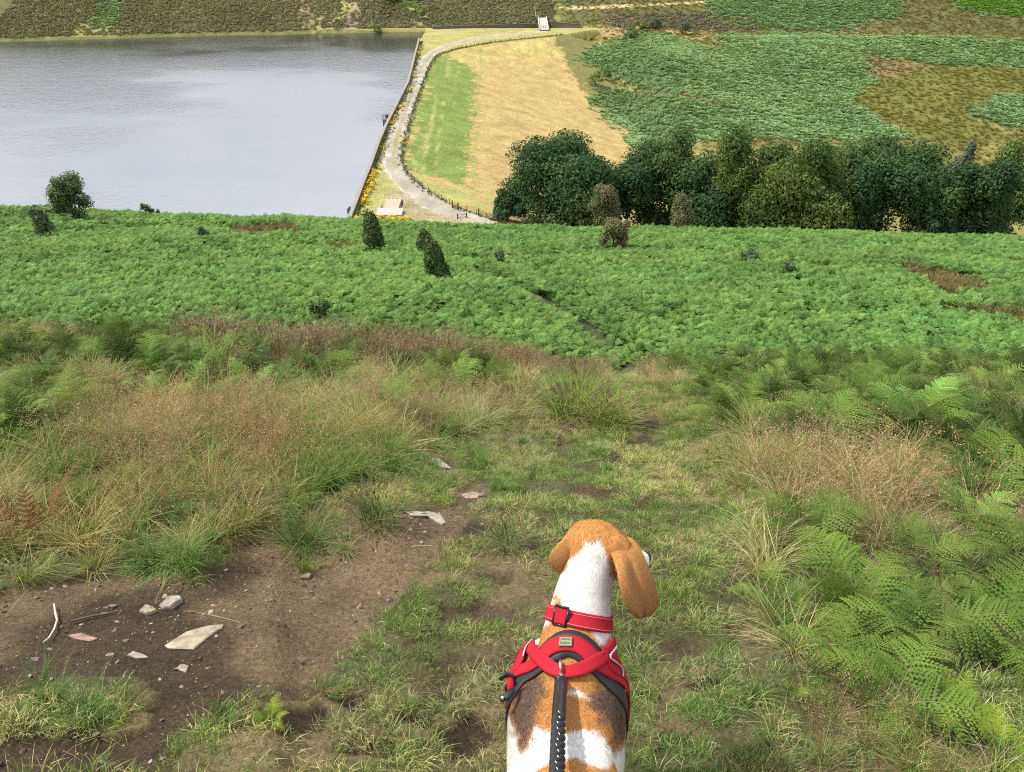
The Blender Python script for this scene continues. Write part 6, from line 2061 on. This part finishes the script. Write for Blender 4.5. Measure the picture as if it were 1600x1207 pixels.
tm.transform(Matrix.Translation(lbase + lz * .0014 + ly * .0006) @ (lm.to_4x4() @ Matrix.Rotation(math.pi, 4, 'Z')))
tm.materials.append(M_GOLD); dogpart("lettering", tm, patch_o)
# steel ring on the cross strap
rc = surf_px(878, 1046); rl, rn, _, _ = bvh.find_nearest(rc)
q = MB(); ringp = []
ra, rb = perp(RS, UP)
for k in range(25):
    t = 2 * math.pi * k / 24
    ringp.append(rl + rn * .018 + TF * (.016 * math.cos(t)) + rn * (.009 * math.sin(t)))
q.tube(ringp, .0028, 8, cap=False); dogpart("lead_ring", q.mesh("lead_ring", M_STEEL, True), harness)

# ================================================================== THE LEAD
lead_pts_px = [(877, 1057, 1.665), (876.5, 1070, 1.625), (875, 1090, 1.575), (873.5, 1112, 1.515), (872.5, 1140, 1.445), (871.5, 1170, 1.375), (870.5, 1210, 1.285), (868, 1260, 1.18)]
LP = [dp(*p) for p in lead_pts_px] + [Vector((.045, .52, .42)), Vector((.03, .38, .68)), Vector((.03, .30, .90))]
lead = empty("dog_lead", tuple(LP[0]), "black braided lead with white flecks running back from the harness", "lead")
linv = Matrix.Translation(-LP[0])
def leadpart(name, me_, lab=None):
    me_.transform(linv); o = link(name, me_, lead)
    if lab: o["label"] = lab
    return o
lead_path = catmull(LP, 160)
dist = np.concatenate([[0], np.cumsum([(lead_path[i + 1] - lead_path[i]).length for i in range(159)])])
i1 = int(np.searchsorted(dist, .015)); i2 = int(np.argmin([abs(project(np.array([tuple(p)]))[1][0] - 1122) for p in lead_path]))
q = MB(); q.tube([lead_path[0] + rn * .004 - TF * -.016, lead_path[0], lead_path[i1]], [.004, .0055, .008], 10); leadpart("snap_hook", q.mesh("snap_hook", M_STEEL, True))
q = MB(); c = lead_path[max(i1 - 1, 0)]
q.tube([c - RS * .013, c - RS * .006 + rn * .004, c + RS * .006 + rn * .004, c + RS * .013], [.004, .006, .006, .004], 8); leadpart("swivel", q.mesh("swivel", M_PLAS, True))
sl_ = lead_path[i1:i2 + 1]
q = MB(); q.tube(sl_, [.0125 + .0015 * min(1, k / 4) for k in range(len(sl_))], 12, flat=.55); leadpart("heat_shrink_sleeve", q.mesh("heat_shrink_sleeve", M_PLAS, True), "smooth black sleeve behind the hook")
q = MB(); m_ = sl_[-3] + rn * .0075
q.box(m_ - RS * .001, (.005, .011, .0012), Matrix((RS, TF, rn)).transposed()); leadpart("size_mark", q.mesh("size_mark", M_REFL))
seg = lead_path[i2:]
prev = None
frames = []
for i, p in enumerate(seg):
    t = (seg[min(i + 1, len(seg) - 1)] - seg[max(i - 1, 0)]).normalized()
    a = RS - t * RS.dot(t); a.normalize(); b = t.cross(a); frames.append((p, a, b))
fine = []
L_ = np.concatenate([[0], np.cumsum([(seg[i + 1] - seg[i]).length for i in range(len(seg) - 1)])])
tot = L_[-1]; ns = int(tot / .0022)
def fr_at(d_):
    i = min(int(np.searchsorted(L_, d_, 'right')) - 1, len(seg) - 2); w = (d_ - L_[i]) / (L_[i + 1] - L_[i] + 1e-9)
    return [frames[i][k].lerp(frames[i + 1][k], w) for k in range(3)]
pitch_ = .075
for st in range(3):
    pts_ = []
    for k in range(ns):
        d_ = tot * k / (ns - 1); p, a, b = fr_at(d_)
        ang_ = 2 * math.pi * (d_ / pitch_ + st / 3)
        pts_.append(p + a * .0070 * math.cos(ang_) + b * .0066 * math.sin(ang_))
    q = MB(); q.tube(pts_, .0074, 8); leadpart("braid_strand", q.mesh("braid_strand", M_BLK, True))
q = MB()
nfl = int(tot / .021)
for k in range(nfl):
    d_ = .004 + k * .021
    if d_ > tot: break
    p, a, b = fr_at(d_)
    ph = math.sin(k * 1.9) * .0022
    tcam = (CAMV - p).normalized()
    t = a.cross(b).normalized(); tcam = (tcam - t * tcam.dot(t)).normalized()
    p2 = p + tcam * .0148 + a * (ph - .0005)
    q.tube([p2 - t * .0030 - a * .0010, p2 + t * .0030 + a * .0010], .0007, 5)
leadpart("white_fleck_thread", q.mesh("white_fleck_thread", M_THREAD))
